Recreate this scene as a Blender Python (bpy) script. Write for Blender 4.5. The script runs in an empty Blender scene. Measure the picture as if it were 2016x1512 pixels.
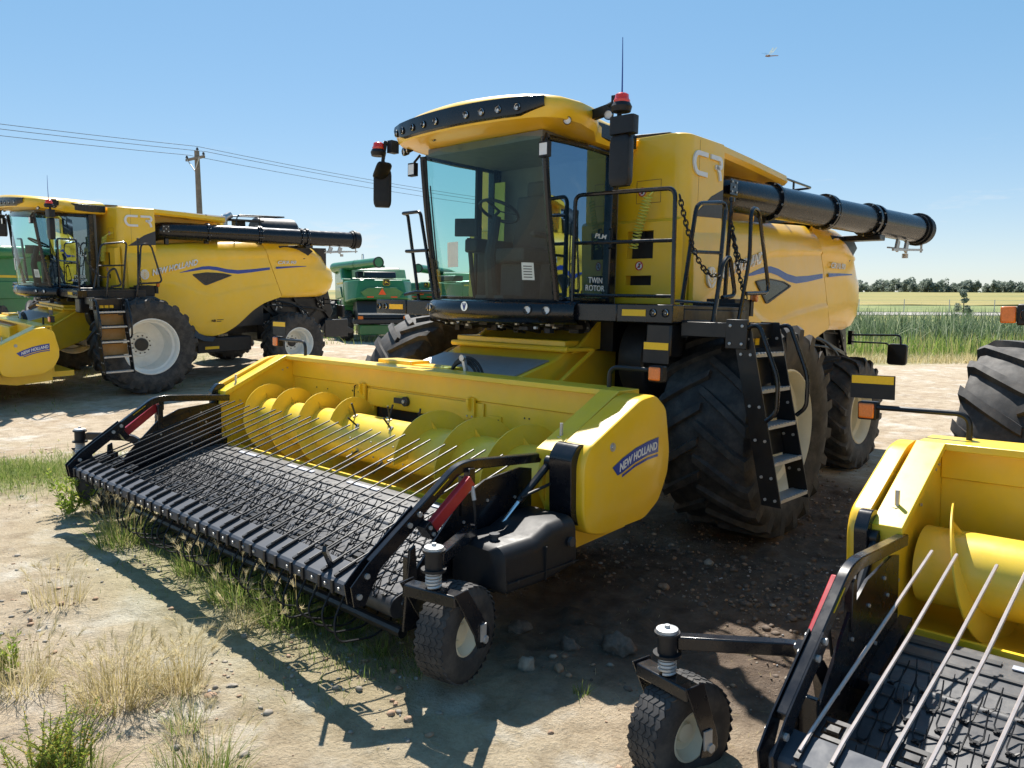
import bpy, math, random
import numpy as np
from mathutils import Vector, Matrix
random.seed(7); rng = np.random.default_rng(11)
S = bpy.context.scene
COL = S.collection
PI = math.pi
def rad(d): return math.radians(d)

# ------------------------------------------------------------------ camera, sky, sun, exposure
cam_d = bpy.data.cameras.new('camera'); cam = bpy.data.objects.new('camera', cam_d); COL.objects.link(cam)
cam_d.sensor_width = 36.0; cam_d.lens = 1549.84 / 2016 * 36; cam_d.clip_start = 0.05; cam_d.clip_end = 3000
cam.matrix_world = Matrix.Translation((0, 0, 2.1475)) @ Matrix.Rotation(PI/2 - math.atan((756-581.334)/1549.84), 4, 'X') @ Matrix.Rotation(0.0036, 4, 'Z')
S.camera = cam

SUN_EL = rad(54.5)
sun_h = Vector((-0.17, 0.98, 0)).normalized()            # horizontal direction towards the sun
SUN_DIR = (sun_h*math.cos(SUN_EL) + Vector((0, 0, math.sin(SUN_EL)))).normalized()
world = bpy.data.worlds.new('World'); S.world = world; world.use_nodes = True
wn = world.node_tree.nodes; wl = world.node_tree.links
for n in list(wn): wn.remove(n)
w_out = wn.new('ShaderNodeOutputWorld'); w_bg = wn.new('ShaderNodeBackground'); w_sky = wn.new('ShaderNodeTexSky')
w_sky.sky_type = 'NISHITA'; w_sky.sun_disc = False; w_sky.sun_elevation = SUN_EL
w_sky.sun_rotation = math.atan2(sun_h.x, sun_h.y); w_sky.altitude = 700; w_sky.air_density = 1.0; w_sky.dust_density = 0.3; w_sky.ozone_density = 6.0
w_bg.inputs['Strength'].default_value = 0.108
# thin wisps of cloud low in the sky, the same all the way round
w_tc = wn.new('ShaderNodeTexCoord'); w_map = wn.new('ShaderNodeMapping'); w_map.inputs['Scale'].default_value = (2.6, 2.6, 15.0); w_map.inputs['Location'].default_value = (7.3, 1.4, 0.9)
w_no = wn.new('ShaderNodeTexNoise'); w_no.inputs['Scale'].default_value = 2.1; w_no.inputs['Detail'].default_value = 7; w_no.inputs['Roughness'].default_value = 0.62
w_r = wn.new('ShaderNodeValToRGB'); w_r.color_ramp.elements[0].position = 0.60; w_r.color_ramp.elements[1].position = 0.80
w_sep = wn.new('ShaderNodeSeparateXYZ'); w_m = wn.new('ShaderNodeMapRange'); w_m.inputs[1].default_value = 0.20; w_m.inputs[2].default_value = 0.05
w_mul = wn.new('ShaderNodeMath'); w_mul.operation = 'MULTIPLY'; w_mix = wn.new('ShaderNodeMix'); w_mix.data_type = 'RGBA'
w_mix.inputs['B'].default_value = (2.75, 2.77, 2.8, 1)
wl.new(w_tc.outputs['Generated'], w_map.inputs[0]); wl.new(w_map.outputs[0], w_no.inputs['Vector']); wl.new(w_no.outputs['Fac'], w_r.inputs[0])
wl.new(w_tc.outputs['Generated'], w_sep.inputs[0]); wl.new(w_sep.outputs['Z'], w_m.inputs[0])
wl.new(w_r.outputs[0], w_mul.inputs[0]); wl.new(w_m.outputs[0], w_mul.inputs[1]); wl.new(w_mul.outputs[0], w_mix.inputs['Factor'])
w_hs = wn.new('ShaderNodeHueSaturation'); w_hs.inputs['Saturation'].default_value = 1.28; w_hs.inputs['Hue'].default_value = 0.504; w_gm = wn.new('ShaderNodeGamma'); w_gm.inputs[1].default_value = 0.5; wl.new(w_sky.outputs[0], w_hs.inputs['Color']); wl.new(w_hs.outputs[0], w_gm.inputs[0]); wl.new(w_gm.outputs[0], w_mix.inputs['A']); wl.new(w_mix.outputs['Result'], w_bg.inputs['Color']); wl.new(w_bg.outputs[0], w_out.inputs['Surface'])

sun_d = bpy.data.lights.new('sun', 'SUN'); sun_d.energy = 3.0; sun_d.angle = rad(0.55); sun_d.color = (1.0, 0.95, 0.87)
sun = bpy.data.objects.new('sun', sun_d); COL.objects.link(sun); sun.location = (0, 0, 30)
sun.rotation_euler = (-SUN_DIR).to_track_quat('-Z', 'Y').to_euler()
S.view_settings.view_transform = 'Standard'; S.view_settings.look = 'None'; S.view_settings.gamma = 1; S.view_settings.exposure = 1.6
S.view_settings.use_curve_mapping = False
S.render.engine = 'CYCLES'; S.cycles.max_bounces = 6; S.cycles.diffuse_bounces = 4; S.cycles.glossy_bounces = 3; S.cycles.transparent_max_bounces = 12; S.cycles.caustics_reflective = False; S.cycles.caustics_refractive = False

# ------------------------------------------------------------------ materials
MAT = {}
def new_mat(name):
    m = bpy.data.materials.new(name); m.use_nodes = True; MAT[name] = m
    nt = m.node_tree; return m, nt, nt.nodes['Principled BSDF']
def noise(nt, scale, detail=5, rough=0.6, coord='Object', vec_scale=None):
    tc = nt.nodes.new('ShaderNodeTexCoord'); n = nt.nodes.new('ShaderNodeTexNoise')
    n.inputs['Scale'].default_value = scale; n.inputs['Detail'].default_value = detail; n.inputs['Roughness'].default_value = rough
    if vec_scale:
        mp = nt.nodes.new('ShaderNodeMapping'); mp.inputs['Scale'].default_value = vec_scale
        nt.links.new(tc.outputs[coord], mp.inputs[0]); nt.links.new(mp.outputs[0], n.inputs['Vector'])
    else: nt.links.new(tc.outputs[coord], n.inputs['Vector'])
    return n.outputs['Fac']
def ramp(nt, fac, stops):
    r = nt.nodes.new('ShaderNodeValToRGB'); e = r.color_ramp.elements
    while len(e) < len(stops): e.new(0.5)
    for el, (p, c) in zip(e, stops):
        el.position = p; el.color = (*c, 1) if len(c) == 3 else c
    nt.links.new(fac, r.inputs[0]); return r.outputs[0]
def mixc(nt, fac, a, b, blend='MIX'):
    m = nt.nodes.new('ShaderNodeMix'); m.data_type = 'RGBA'; m.blend_type = blend
    for s, v in (('Factor', fac), ('A', a), ('B', b)):
        if hasattr(v, 'links'): nt.links.new(v, m.inputs[s])
        else: m.inputs[s].default_value = v if s == 'Factor' else (*v, 1)
    return m.outputs['Result']
def bump(nt, b, h, strength=0.3, dist=0.02):
    n = nt.nodes.new('ShaderNodeBump'); n.inputs['Strength'].default_value = strength; n.inputs['Distance'].default_value = dist
    nt.links.new(h, n.inputs['Height']); nt.links.new(n.outputs[0], b.inputs['Normal'])
def simple(name, col, rough=0.5, metal=0.0, coat=0.0, spec=0.5, dust=0.0, dust_col=(0.42, 0.36, 0.27), var=0.08, scale=6.0, coat_rough=0.05):
    m, nt, b = new_mat(name)
    f = noise(nt, scale, 6, 0.65)
    lo = tuple(c*(1-var) for c in col); hi = tuple(min(1, c*(1+var)) for c in col)
    c = ramp(nt, f, [(0.3, lo), (0.7, hi)])
    if dust > 0:
        f2 = noise(nt, scale*1.7, 8, 0.7)
        fac = ramp(nt, f2, [(0.42, (0, 0, 0)), (0.78, (dust, dust, dust))])
        c = mixc(nt, fac, c, dust_col)
    nt.links.new(c, b.inputs['Base Color'])
    r = ramp(nt, noise(nt, scale*2.3, 5, 0.6), [(0.3, (max(0, rough-0.06),)*3), (0.75, (min(1, rough+0.1),)*3)])
    nt.links.new(r, b.inputs['Roughness'])
    b.inputs['Metallic'].default_value = metal; b.inputs['Coat Weight'].default_value = coat; b.inputs['Coat Roughness'].default_value = coat_rough
    b.inputs['Specular IOR Level'].default_value = spec
    return m
simple('yellow', (0.92, 0.55, 0.013), 0.34, coat=0.4, dust=0.20, var=0.04, scale=2.2, dust_col=(.75, .6, .3), coat_rough=.12)
simple('yellow_metal', (0.92, 0.60, 0.025), 0.36, coat=0.25, dust=0.16, var=0.05, scale=3.5, dust_col=(.62, .5, .28), coat_rough=.15)
simple('auger_yellow', (0.90, 0.62, 0.05), 0.33, coat=0.25, dust=0.18, var=0.06, scale=4.0, dust_col=(.6, .5, .3), coat_rough=.12)
simple('black_gloss', (0.006, 0.007, 0.011), 0.25, coat=0.2, spec=.4, dust=0.03, scale=4, coat_rough=.08, dust_col=(.2, .18, .15))
simple('black_paint', (0.007, 0.008, 0.011), 0.36, coat=0.08, spec=.4, dust=0.04, scale=5, dust_col=(.2, .18, .15))
simple('black_plastic', (0.010, 0.011, 0.014), 0.48, spec=.35, dust=0.04, scale=7, dust_col=(.2, .18, .15))
simple('grey_plastic', (0.035, 0.038, 0.046), 0.5, dust=0.06, scale=7, dust_col=(.2, .18, .15))
simple('rubber', (0.026, 0.026, 0.028), 0.72, dust=0.5, scale=4.5, dust_col=(0.17, 0.15, 0.13), var=.25)
simple('cream_rim', (0.72, 0.68, 0.53), 0.4, dust=0.12, scale=5, dust_col=(.5, .42, .3))
simple('white_rim', (0.84, 0.84, 0.80), 0.4, dust=0.10, scale=5, dust_col=(.5, .45, .35))
simple('steel', (0.52, 0.53, 0.55), 0.36, metal=0.9, dust=0.15, scale=9)
simple('galv', (0.48, 0.49, 0.50), 0.48, metal=0.6, dust=0.2, scale=9)
simple('chrome', (0.75, 0.76, 0.78), 0.12, metal=1.0, scale=9)
simple('silver_paint', (0.70, 0.71, 0.73), 0.36, metal=0.15, coat=.2, var=.03)
simple('bar_paint', (0.05, 0.058, 0.075), 0.6, spec=.4, dust=.1, dust_col=(.2, .19, .18))
simple('rod_dark', (0.02, 0.021, 0.024), 0.45, spec=.3)
simple('rod_pale', (0.50, 0.44, 0.42), 0.42, metal=0.35, dust=.2, scale=9)
simple('decal_grey', (0.42, 0.45, 0.52), 0.36, metal=0.3)
simple('dark_steel', (0.03, 0.03, 0.033), 0.42, metal=0.3, dust=0.12, scale=9, dust_col=(.2, .17, .14))
simple('amber', (0.72, 0.17, 0.012), 0.22, coat=0.6, var=.12, scale=60)
simple('beacon_red', (0.75, 0.03, 0.012), 0.2, coat=0.6)
simple('red_paint', (0.42, 0.02, 0.03), 0.35, coat=0.3)
simple('sign_orange', (0.9, 0.10, 0.01), 0.5)
simple('reflector_yellow', (0.86, 0.52, 0.01), 0.45, var=.06, scale=90)
simple('white', (0.78, 0.78, 0.76), 0.45)
simple('paper', (0.72, 0.74, 0.68), 0.7)
simple('blue_decal', (0.012, 0.045, 0.30), 0.32, coat=.3, var=.03)
simple('red_decal', (0.6, 0.02, 0.02), 0.4)
simple('green_paint', (0.02, 0.17, 0.05), 0.35, coat=0.35, dust=0.10, scale=2.5, dust_col=(.22, .24, .16))
simple('rim_yellow', (0.70, 0.48, 0.02), 0.4, dust=.1)
simple('belt', (0.085, 0.085, 0.09), 0.42, dust=0.35, scale=7, dust_col=(.30, .29, .27), var=.2)
simple('belt_pick', (0.045, 0.045, 0.05), 0.40, dust=0.3, scale=9, dust_col=(.20, .19, .18), var=.25)
simple('belt_dark', (0.045, 0.046, 0.05), 0.5, dust=0.25, scale=7, dust_col=(.2, .19, .18), var=.2)
simple('brown_panel', (0.30, 0.15, 0.03), 0.55, dust=.2)
simple('hose_yellow', (0.62, 0.62, 0.10), 0.4, coat=.2)
simple('cab_trim', (0.16, 0.165, 0.17), 0.8)
simple('skin_black', (0.010, 0.010, 0.012), 0.6)
simple('seat_cloth', (0.06, 0.065, 0.075), 0.85)
simple('stone_a', (0.30, 0.26, 0.21), 0.85, var=.3, scale=20)
simple('stone_b', (0.34, 0.22, 0.14), 0.8, var=.3, scale=20)
simple('stone_c', (0.36, 0.36, 0.36), 0.75, var=.3, scale=20)
simple('wood_pole', (0.20, 0.165, 0.13), 0.9, var=.3, scale=3)
simple('stem_green', (0.24, 0.25, 0.06), 0.7, var=.4, scale=12)
simple('bark', (0.12, 0.09, 0.06), 0.9, var=.3, scale=9)
# lamp glass: clear lens over a bright reflector
m, nt, b = new_mat('lens'); b.inputs['Base Color'].default_value = (.80, .81, .82, 1); b.inputs['Metallic'].default_value = .25; b.inputs['Roughness'].default_value = .25
bump(nt, b, noise(nt, 160, 2), .5, .01)
def glass(name, tint, f0=0.05, rc=(.95, .97, 1)):
    m, nt, b = new_mat(name); nt.nodes.remove(b)
    out = nt.nodes['Material Output']; t = nt.nodes.new('ShaderNodeBsdfTransparent'); g = nt.nodes.new('ShaderNodeBsdfGlossy'); mx = nt.nodes.new('ShaderNodeMixShader')
    lw_ = nt.nodes.new('ShaderNodeLayerWeight'); lw_.inputs['Blend'].default_value = .5
    pw_ = nt.nodes.new('ShaderNodeMath'); pw_.operation = 'POWER'; pw_.inputs[1].default_value = 5.0; nt.links.new(lw_.outputs['Facing'], pw_.inputs[0])
    t.inputs['Color'].default_value = (*tint, 1); g.inputs['Roughness'].default_value = 0.015; g.inputs['Color'].default_value = (*rc, 1)
    mul = nt.nodes.new('ShaderNodeMath'); mul.operation = 'MULTIPLY_ADD'; mul.inputs[1].default_value = .92; mul.inputs[2].default_value = f0; mul.use_clamp = True
    nt.links.new(pw_.outputs[0], mul.inputs[0]); nt.links.new(mul.outputs[0], mx.inputs[0]); nt.links.new(t.outputs[0], mx.inputs[1]); nt.links.new(g.outputs[0], mx.inputs[2]); nt.links.new(mx.outputs[0], out.inputs['Surface'])
    return m
glass('glass_green', (0.66, 0.86, 0.81), 0.03); glass('glass_sky_tinted', (0.30, 0.42, 0.50), 0.30, (.45, .72, 1.0)); glass('glass_dark', (0.10, 0.11, 0.12)); glass('glass_wing', (0.92, 0.95, 0.92))  # blue glass: the sky's reflected blue is put into its colours
def leafmat(name, stops, trans=0.35, scale=14):
    m, nt, b = new_mat(name)
    oi = nt.nodes.new('ShaderNodeAttribute'); oi.attribute_name = 'tint'
    c = ramp(nt, oi.outputs['Fac'], stops)
    c2 = mixc(nt, 0.35, c, ramp(nt, noise(nt, scale, 3), [(.3, (.2, .2, .2)), (.7, (.9, .9, .9))]), 'MULTIPLY')
    nt.links.new(c2, b.inputs['Base Color']); b.inputs['Roughness'].default_value = 0.6; b.inputs['Specular IOR Level'].default_value = 0.25
    tr = nt.nodes.new('ShaderNodeBsdfTranslucent'); mx = nt.nodes.new('ShaderNodeMixShader'); mx.inputs[0].default_value = trans
    nt.links.new(c2, tr.inputs['Color']); nt.links.new(b.outputs[0], mx.inputs[1]); nt.links.new(tr.outputs[0], mx.inputs[2]); nt.links.new(mx.outputs[0], nt.nodes['Material Output'].inputs['Surface'])
    return m
leafmat('grass_green', [(0, (.10, .17, .03)), (.5, (.24, .34, .07)), (1, (.48, .46, .18))], .5)
leafmat('grass_straw', [(0, (.34, .29, .10)), (.5, (.66, .54, .27)), (1, (.85, .76, .52))], .5)
leafmat('weed_green', [(0, (.20, .32, .04)), (.6, (.46, .56, .09)), (1, (.60, .34, .10))], .55)
leafmat('reed_dark', [(0, (.06, .11, .05)), (.6, (.20, .28, .14)), (1, (.42, .46, .30))], .45)
leafmat('reed_bright', [(0, (.12, .21, .04)), (.55, (.32, .43, .09)), (1, (.58, .48, .24))], .5)
leafmat('hazed_leaf', [(0, (.18, .22, .18)), (.6, (.27, .32, .26)), (1, (.36, .40, .33))], .5)  # pale grey-green, with distance haze put into the leaf colour

# ------------------------------------------------------------------ mesh helpers
def vec(*a): return Vector(a)
class MB:
    def __init__(s): s.v = []; s.f = []; s.mi = []; s.cur = 0
    def slot(s, i): s.cur = i; return s
    def add(s, verts, faces):
        o = len(s.v); s.v += [tuple(p) for p in verts]
        for f in faces: s.f.append(tuple(o+i for i in f)); s.mi.append(s.cur)
        return s
    def box(s, c, d, rot=None):
        x, y, z = (k/2 for k in d); P = [Vector((a*x, b*y, e*z)) for a in (-1, 1) for b in (-1, 1) for e in (-1, 1)]
        if rot is not None: P = [rot @ p for p in P]
        c = Vector(c); return s.add([p+c for p in P], [(0, 1, 3, 2), (4, 6, 7, 5), (0, 4, 5, 1), (2, 3, 7, 6), (0, 2, 6, 4), (1, 5, 7, 3)])
    def bb(s, x0, x1, y0, y1, z0, z1): return s.box(((x0+x1)/2, (y0+y1)/2, (z0+z1)/2), (abs(x1-x0), abs(y1-y0), abs(z1-z0)))
    def beam(s, a, b, w, h, up=(0, 0, 1)):
        a, b = Vector(a), Vector(b); d = (b-a); L = d.length; d.normalize(); u = Vector(up)
        sd = d.cross(u)
        if sd.length < 1e-4: sd = d.cross(Vector((1, 0, 0)))
        sd.normalize(); u = sd.cross(d)
        R = Matrix((d, sd, u)).transposed(); return s.box((a+b)/2, (L, w, h), R)
    def rect_path(s, pts, w, h, up=(0, 0, 1)):
        return s.sweep(pts, [(-w/2, -h/2), (w/2, -h/2), (w/2, h/2), (-w/2, h/2)], up)
    def sweep(s, pts, prof, up=(0, 0, 1), cap=True):
        pts = [Vector(p) for p in pts]; n = len(prof); V = []
        for i, p in enumerate(pts):
            d = (pts[min(i+1, len(pts)-1)] - pts[max(i-1, 0)]).normalized(); u = Vector(up); sd = d.cross(u)
            if sd.length < 1e-4: sd = d.cross(Vector((1, 0, 0)))
            sd.normalize(); u = sd.cross(d)
            k = 1.0
            if 0 < i < len(pts)-1:
                c = (pts[i]-pts[i-1]).normalized().dot(d); k = 1/max(c, .5)
            V += [p + sd*a*1.0 + u*b*k for a, b in prof]
        F = [(i*n+j, i*n+(j+1) % n, (i+1)*n+(j+1) % n, (i+1)*n+j) for i in range(len(pts)-1) for j in range(n)]
        if cap: F += [tuple(reversed(range(n))), tuple(range((len(pts)-1)*n, len(pts)*n))]
        return s.add(V, F)
    def tube(s, pts, r, n=8, cap=True, closed=False):
        pts = [Vector(p) for p in pts]; m = len(pts); rr = r if isinstance(r, (list, tuple)) else [r]*m
        V = []; pu = None
        for i, p in enumerate(pts):
            if closed: d = pts[(i+1) % m]-pts[i-1]
            else: d = pts[min(i+1, m-1)]-pts[max(i-1, 0)]
            d.normalize()
            if pu is None:
                pu = d.orthogonal().normalized()
            pu = (pu - d*pu.dot(d)).normalized(); b = d.cross(pu)
            V += [p + (pu*math.cos(2*PI*k/n)+b*math.sin(2*PI*k/n))*rr[i] for k in range(n)]
        F = [(i*n+k, i*n+(k+1) % n, ((i+1) % m)*n+(k+1) % n, ((i+1) % m)*n+k) for i in range(m if closed else m-1) for k in range(n)]
        if cap and not closed: F += [tuple(reversed(range(n))), tuple(range((m-1)*n, m*n))]
        return s.add(V, F)
    def lathe(s, prof, n=24, c=(0, 0, 0), axis=(0, 1, 0), cap=False, ang0=0.0):
        ax = Vector(axis).normalized(); u = ax.orthogonal().normalized(); w = ax.cross(u); c = Vector(c); V = []
        for a, r in prof:
            V += [c + ax*a + (u*math.cos(ang0+2*PI*k/n)+w*math.sin(ang0+2*PI*k/n))*r for k in range(n)]
        m = len(prof); F = [(i*n+k, i*n+(k+1) % n, (i+1)*n+(k+1) % n, (i+1)*n+k) for i in range(m-1) for k in range(n)]
        if cap: F += [tuple(reversed(range(n))), tuple(range((m-1)*n, m*n))]
        return s.add(V, F)
    def disc(s, c, axis, r, h, n=16): return s.lathe([(0, r), (h, r)], n, c, axis, True)
    def prism(s, poly, plane, d0, d1):
        def P(a, b, d): return {'xz': (a, d, b), 'xy': (a, b, d), 'yz': (d, a, b)}[plane]
        n = len(poly); V = [P(a, b, d0) for a, b in poly]+[P(a, b, d1) for a, b in poly]
        return s.add(V, [tuple(range(n)), tuple(reversed(range(n, 2*n)))]+[(i, i+n, (i+1) % n+n, (i+1) % n) for i in range(n)])
    def grid(s, G, close=False):
        r, c = len(G), len(G[0]); V = [p for row in G for p in row]
        F = [(i*c+j, i*c+j+1, (i+1)*c+j+1, (i+1)*c+j) for i in range(r-1) for j in range(c-1)]
        if close: F += [(i*c+c-1, i*c, (i+1)*c, (i+1)*c+c-1) for i in range(r-1)]
        return s.add(V, F)
    def loft(s, loops, cap=True):
        n = len(loops[0]); V = [p for L in loops for p in L]
        F = [(i*n+j, i*n+(j+1) % n, (i+1)*n+(j+1) % n, (i+1)*n+j) for i in range(len(loops)-1) for j in range(n)]
        if cap: F += [tuple(reversed(range(n))), tuple(range((len(loops)-1)*n, len(loops)*n))]
        return s.add(V, F)
    def bolts(s, pts, axis, r=.012, h=.01, n=6):
        for p in pts: s.disc(p, axis, r, h, n)
        return s
    def mesh(s, name, mats, smooth=35, off=(0, 0, 0)):
        me = bpy.data.meshes.new(name); o = Vector(off)
        me.from_pydata([tuple(Vector(p)-o) for p in s.v] if o.length else s.v, [], s.f); me.update()
        import bmesh
        bm = bmesh.new(); bm.from_mesh(me); bmesh.ops.recalc_face_normals(bm, faces=bm.faces); bm.to_mesh(me); bm.free()
        for m in (mats if isinstance(mats, (list, tuple)) else [mats]): me.materials.append(MAT[m])
        if max(s.mi, default=0) > 0: me.polygons.foreach_set('material_index', s.mi)
        if smooth:
            me.polygons.foreach_set('use_smooth', [True]*len(me.polygons)); me.set_sharp_from_angle(angle=rad(smooth))
        return me
    def build(s, name, mats, parent=None, smooth=35, bevel=None, off=(0, 0, 0), seg=2):
        o = bpy.data.objects.new(name, s.mesh(name, mats, smooth, off)); COL.objects.link(o)
        if parent is not None: o.parent = parent
        if bevel:
            md = o.modifiers.new('bevel', 'BEVEL'); md.width = bevel; md.segments = seg; md.limit_method = 'ANGLE'; md.angle_limit = rad(40); md.harden_normals = False
        return o
def link_mesh(name, me, parent=None, mat=None):
    o = bpy.data.objects.new(name, me); COL.objects.link(o)
    if parent is not None: o.parent = parent
    if mat is not None: o.matrix_local = mat
    return o
def empty(name, M=None, parent=None):
    o = bpy.data.objects.new(name, None); COL.objects.link(o); o.empty_display_size = .3
    if parent is not None: o.parent = parent
    if M is not None: o.matrix_world = M
    return o
def tag(o, label=None, cat=None, group=None, kind=None):
    for k, v in (('label', label), ('category', cat), ('group', group), ('kind', kind)):
        if v: o[k] = v
    return o
def copy_tree(o, parent=None):
    c = o.copy(); COL.objects.link(c); c.parent = parent
    for ch in list(o.children): copy_tree(ch, c)
    return c
def arc(c, r, a0, a1, n, plane='xz'):
    out = []
    for i in range(n+1):
        a = a0+(a1-a0)*i/n; p = r*math.cos(a); q = r*math.sin(a)
        out.append({'xz': (c[0]+p, c[1], c[2]+q), 'yz': (c[0], c[1]+p, c[2]+q), 'xy': (c[0]+p, c[1]+q, c[2])}[plane])
    return out
def fillet(pts, r, n=5):
    P = [Vector(p) for p in pts]; out = [P[0]]
    for i in range(1, len(P)-1):
        a, b, c = P[i-1], P[i], P[i+1]; d1 = (a-b); d2 = (c-b); k = min(r, d1.length*.48, d2.length*.48)
        p1 = b+d1.normalized()*k; p2 = b+d2.normalized()*k
        for t in range(n+1):
            u = t/n; out.append(p1*(1-u)**2 + b*2*u*(1-u) + p2*u*u)
    out.append(P[-1]); return out
def round_poly(poly, r, n=4): # 2d polygon with rounded corners
    m = len(poly); out = []
    for i in range(m):
        a, b, c = (Vector((*poly[(i+k) % m], 0)) for k in (-1, 0, 1)); d1 = a-b; d2 = c-b; k = min(r, d1.length*.45, d2.length*.45)
        p1 = b+d1.normalized()*k; p2 = b+d2.normalized()*k
        for t in range(n+1):
            u = t/n; q = p1*(1-u)**2+b*2*u*(1-u)+p2*u*u; out.append((q.x, q.y))
    return out
_tabs = {}
def lerp_tab(tab, x):
    """smoothly interpolated table (linear, then averaged over a short window)"""
    k = id(tab)
    if k not in _tabs or _tabs[k][2] is not tab:
        xs = [t[0] for t in tab]; lo, hi = xs[0], xs[-1]; g = np.linspace(lo, hi, 400); v = np.interp(g, xs, [t[1] for t in tab]); w = np.hanning(31); w /= w.sum()
        vp = np.concatenate([2*v[0]-v[15:0:-1], v, 2*v[-1]-v[-2:-17:-1]]); _tabs[k] = (g, np.convolve(vp, w, 'valid'), tab)
    g, v, _ = _tabs[k]; return float(np.interp(x, g, v))
def sm(a, b, x):
    t = min(1, max(0, (x-a)/(b-a))); return t*t*(3-2*t)
_fonts = {}
def text_mesh(txt, h, bold=0.0, shear=0.0, spacing=1.0, width=None):
    """flat filled text as (verts2d, faces); cap height h, starting at x=0, baseline y=0"""
    cu = bpy.data.curves.new('t', 'FONT'); cu.body = txt; cu.size = 1.0; cu.offset = bold; cu.shear = shear; cu.space_character = spacing; cu.resolution_u = 3; cu.fill_mode = 'FRONT'
    ob = bpy.data.objects.new('t', cu); COL.objects.link(ob)
    dg = bpy.context.evaluated_depsgraph_get(); me = bpy.data.meshes.new_from_object(ob.evaluated_get(dg))
    V = [(v.co.x, v.co.y) for v in me.vertices]; F = [tuple(p.vertices) for p in me.polygons]
    bpy.data.objects.remove(ob); bpy.data.curves.remove(cu); bpy.data.meshes.remove(me)
    k = h/0.73; x0 = min(v[0] for v in V); w = (max(v[0] for v in V)-x0)*k
    kx = k if width is None else k*width/w
    return [((x-x0)*kx, y*k) for x, y in V], F
def text_obj(name, txt, h, fn, mat, parent, thick=0.004, **kw):
    """fn(u,v,d) -> 3d point; d = height above the surface. Extruded so that the letters have depth"""
    V, F = text_mesh(txt, h, **kw); n = len(V)
    P = [fn(u, v, thick) for u, v in V]+[fn(u, v, 0.0) for u, v in V]
    # boundary edges -> walls
    cnt = {}
    for f in F:
        for i in range(len(f)):
            e = (f[i], f[(i+1) % len(f)]); cnt[tuple(sorted(e))] = cnt.get(tuple(sorted(e)), 0)+1
    walls = []
    for f in F:
        for i in range(len(f)):
            a, b_ = f[i], f[(i+1) % len(f)]
            if cnt[tuple(sorted((a, b_)))] == 1: walls.append((a, b_, b_+n, a+n))
    mb = MB(); mb.add(P, list(F)+walls)
    return mb.build(name, mat, parent, smooth=0)
def pose(th, ox, oy, oz, pit, rl):
    Rz = Matrix(((-math.sin(th), math.cos(th), 0), (-math.cos(th), -math.sin(th), 0), (0, 0, 1)))
    Rr = Matrix(((1, 0, 0), (0, math.cos(rl), math.sin(rl)), (0, -math.sin(rl), math.cos(rl))))
    Rp = Matrix(((math.cos(pit), 0, -math.sin(pit)), (0, 1, 0), (math.sin(pit), 0, math.cos(pit))))
    return Matrix.Translation((ox, oy, oz)) @ (Rz @ Rr @ Rp).to_4x4()
POSE_A = pose(.7468, .6011, 8.6449, 0, .0239, .0037)
POSE_L = pose(.742, -9.0401, 17.403, .2725, -.0194, .0472)
POSE_T = pose(.7692, 5.5828, 4.5969, -.0529, -.0111, -.0209)
# ------------------------------------------------------------------ wheels
def tyre_mb(R, W, rim_r, lugs=20, lug_h=.055, lw=.075, sweep=.34):
    """axis along y, centre at origin"""
    h = W/2; Rc = R-lug_h
    prof = [(-h*.80, rim_r-.02), (-h*.90, rim_r+.015), (-h*.98, rim_r+(Rc-rim_r)*.30), (-h*1.0, rim_r+(Rc-rim_r)*.52), (-h*.985, rim_r+(Rc-rim_r)*.75), (-h*.93, Rc-.035), (-h*.80, Rc-.008), (-h*.4, Rc+.008), (0, Rc+.012)]
    prof = prof+[(-a, r) for a, r in reversed(prof[:-1])]
    mb = MB(); mb.lathe(prof, 56)
    def rc(a): return float(np.interp(abs(a), [0, h*.4, h*.8, h*.93, h*.985], [Rc+.012, Rc+.008, Rc-.008, Rc-.035, rim_r+(Rc-rim_r)*.75]))
    N = 7
    for side in (-1, 1):
        for k in range(lugs):
            p0 = 2*PI*(k+(0.5 if side > 0 else 0))/lugs
            rows = []
            for i in range(N+1):
                t = i/N; a = side*(h*1.0-(h*1.05)*t); ang = p0+sweep*(t**.85); wd = lw*(1.25 if i == 0 else 1.0)*(1.0 if t < .9 else .85)/R
                rb = rc(a)-.012; rt = (R-.012*(1-t)) if i > 0 else R-.05
                if i == 0: rb -= .05
                def P(an, r): return (math.cos(an)*r, a, math.sin(an)*r)
                rows.append([P(ang-wd*.62, rb), P(ang-wd*.42, rt), P(ang+wd*.42, rt), P(ang+wd*.62, rb)])
            mb.grid(rows); mb.add(rows[0], [(0, 1, 2, 3)]); mb.add(rows[-1], [(3, 2, 1, 0)])
    return mb
def rim_mb(r, W, dish=.12, hub=.13, bolts=10):
    """outer side is +y"""
    h = W/2*.84; mb = MB()
    mb.lathe([(h+.015, r+.004), (h+.02, r-.012), (h-.01, r-.03), (h-.05, r-.045), (h-.10, r-.05), (h-.13, r-.085), (-.02+dish-.12, r-.10), (-.06+dish-.12, r*.62), (-.05+dish-.12, r*.45), (-.02+dish-.12, hub+.10), (-.02+dish-.12, 0)], 48)
    mb.lathe([(-h-.015, r+.004), (-h-.02, r-.012), (-h+.03, r-.04), (-h+.1, r-.07), (.02, r-.09)], 40)
    return mb
def hub_mb(r, dish, hub, bolts):
    y = -.02+dish-.12; mb = MB(); mb.lathe([(y, hub), (y+.05, hub), (y+.06, hub*.85), (y+.06, 0)], 24)
    return mb
def nuts_mb(dish, hub, bolts):
    y = -.02+dish-.12; mb = MB()
    for k in range(bolts):
        a = 2*PI*k/bolts; mb.disc((math.cos(a)*(hub+.05), y, math.sin(a)*(hub+.05)), (0, 1, 0), .014, .02, 6)
    return mb
_wm = {}
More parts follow.
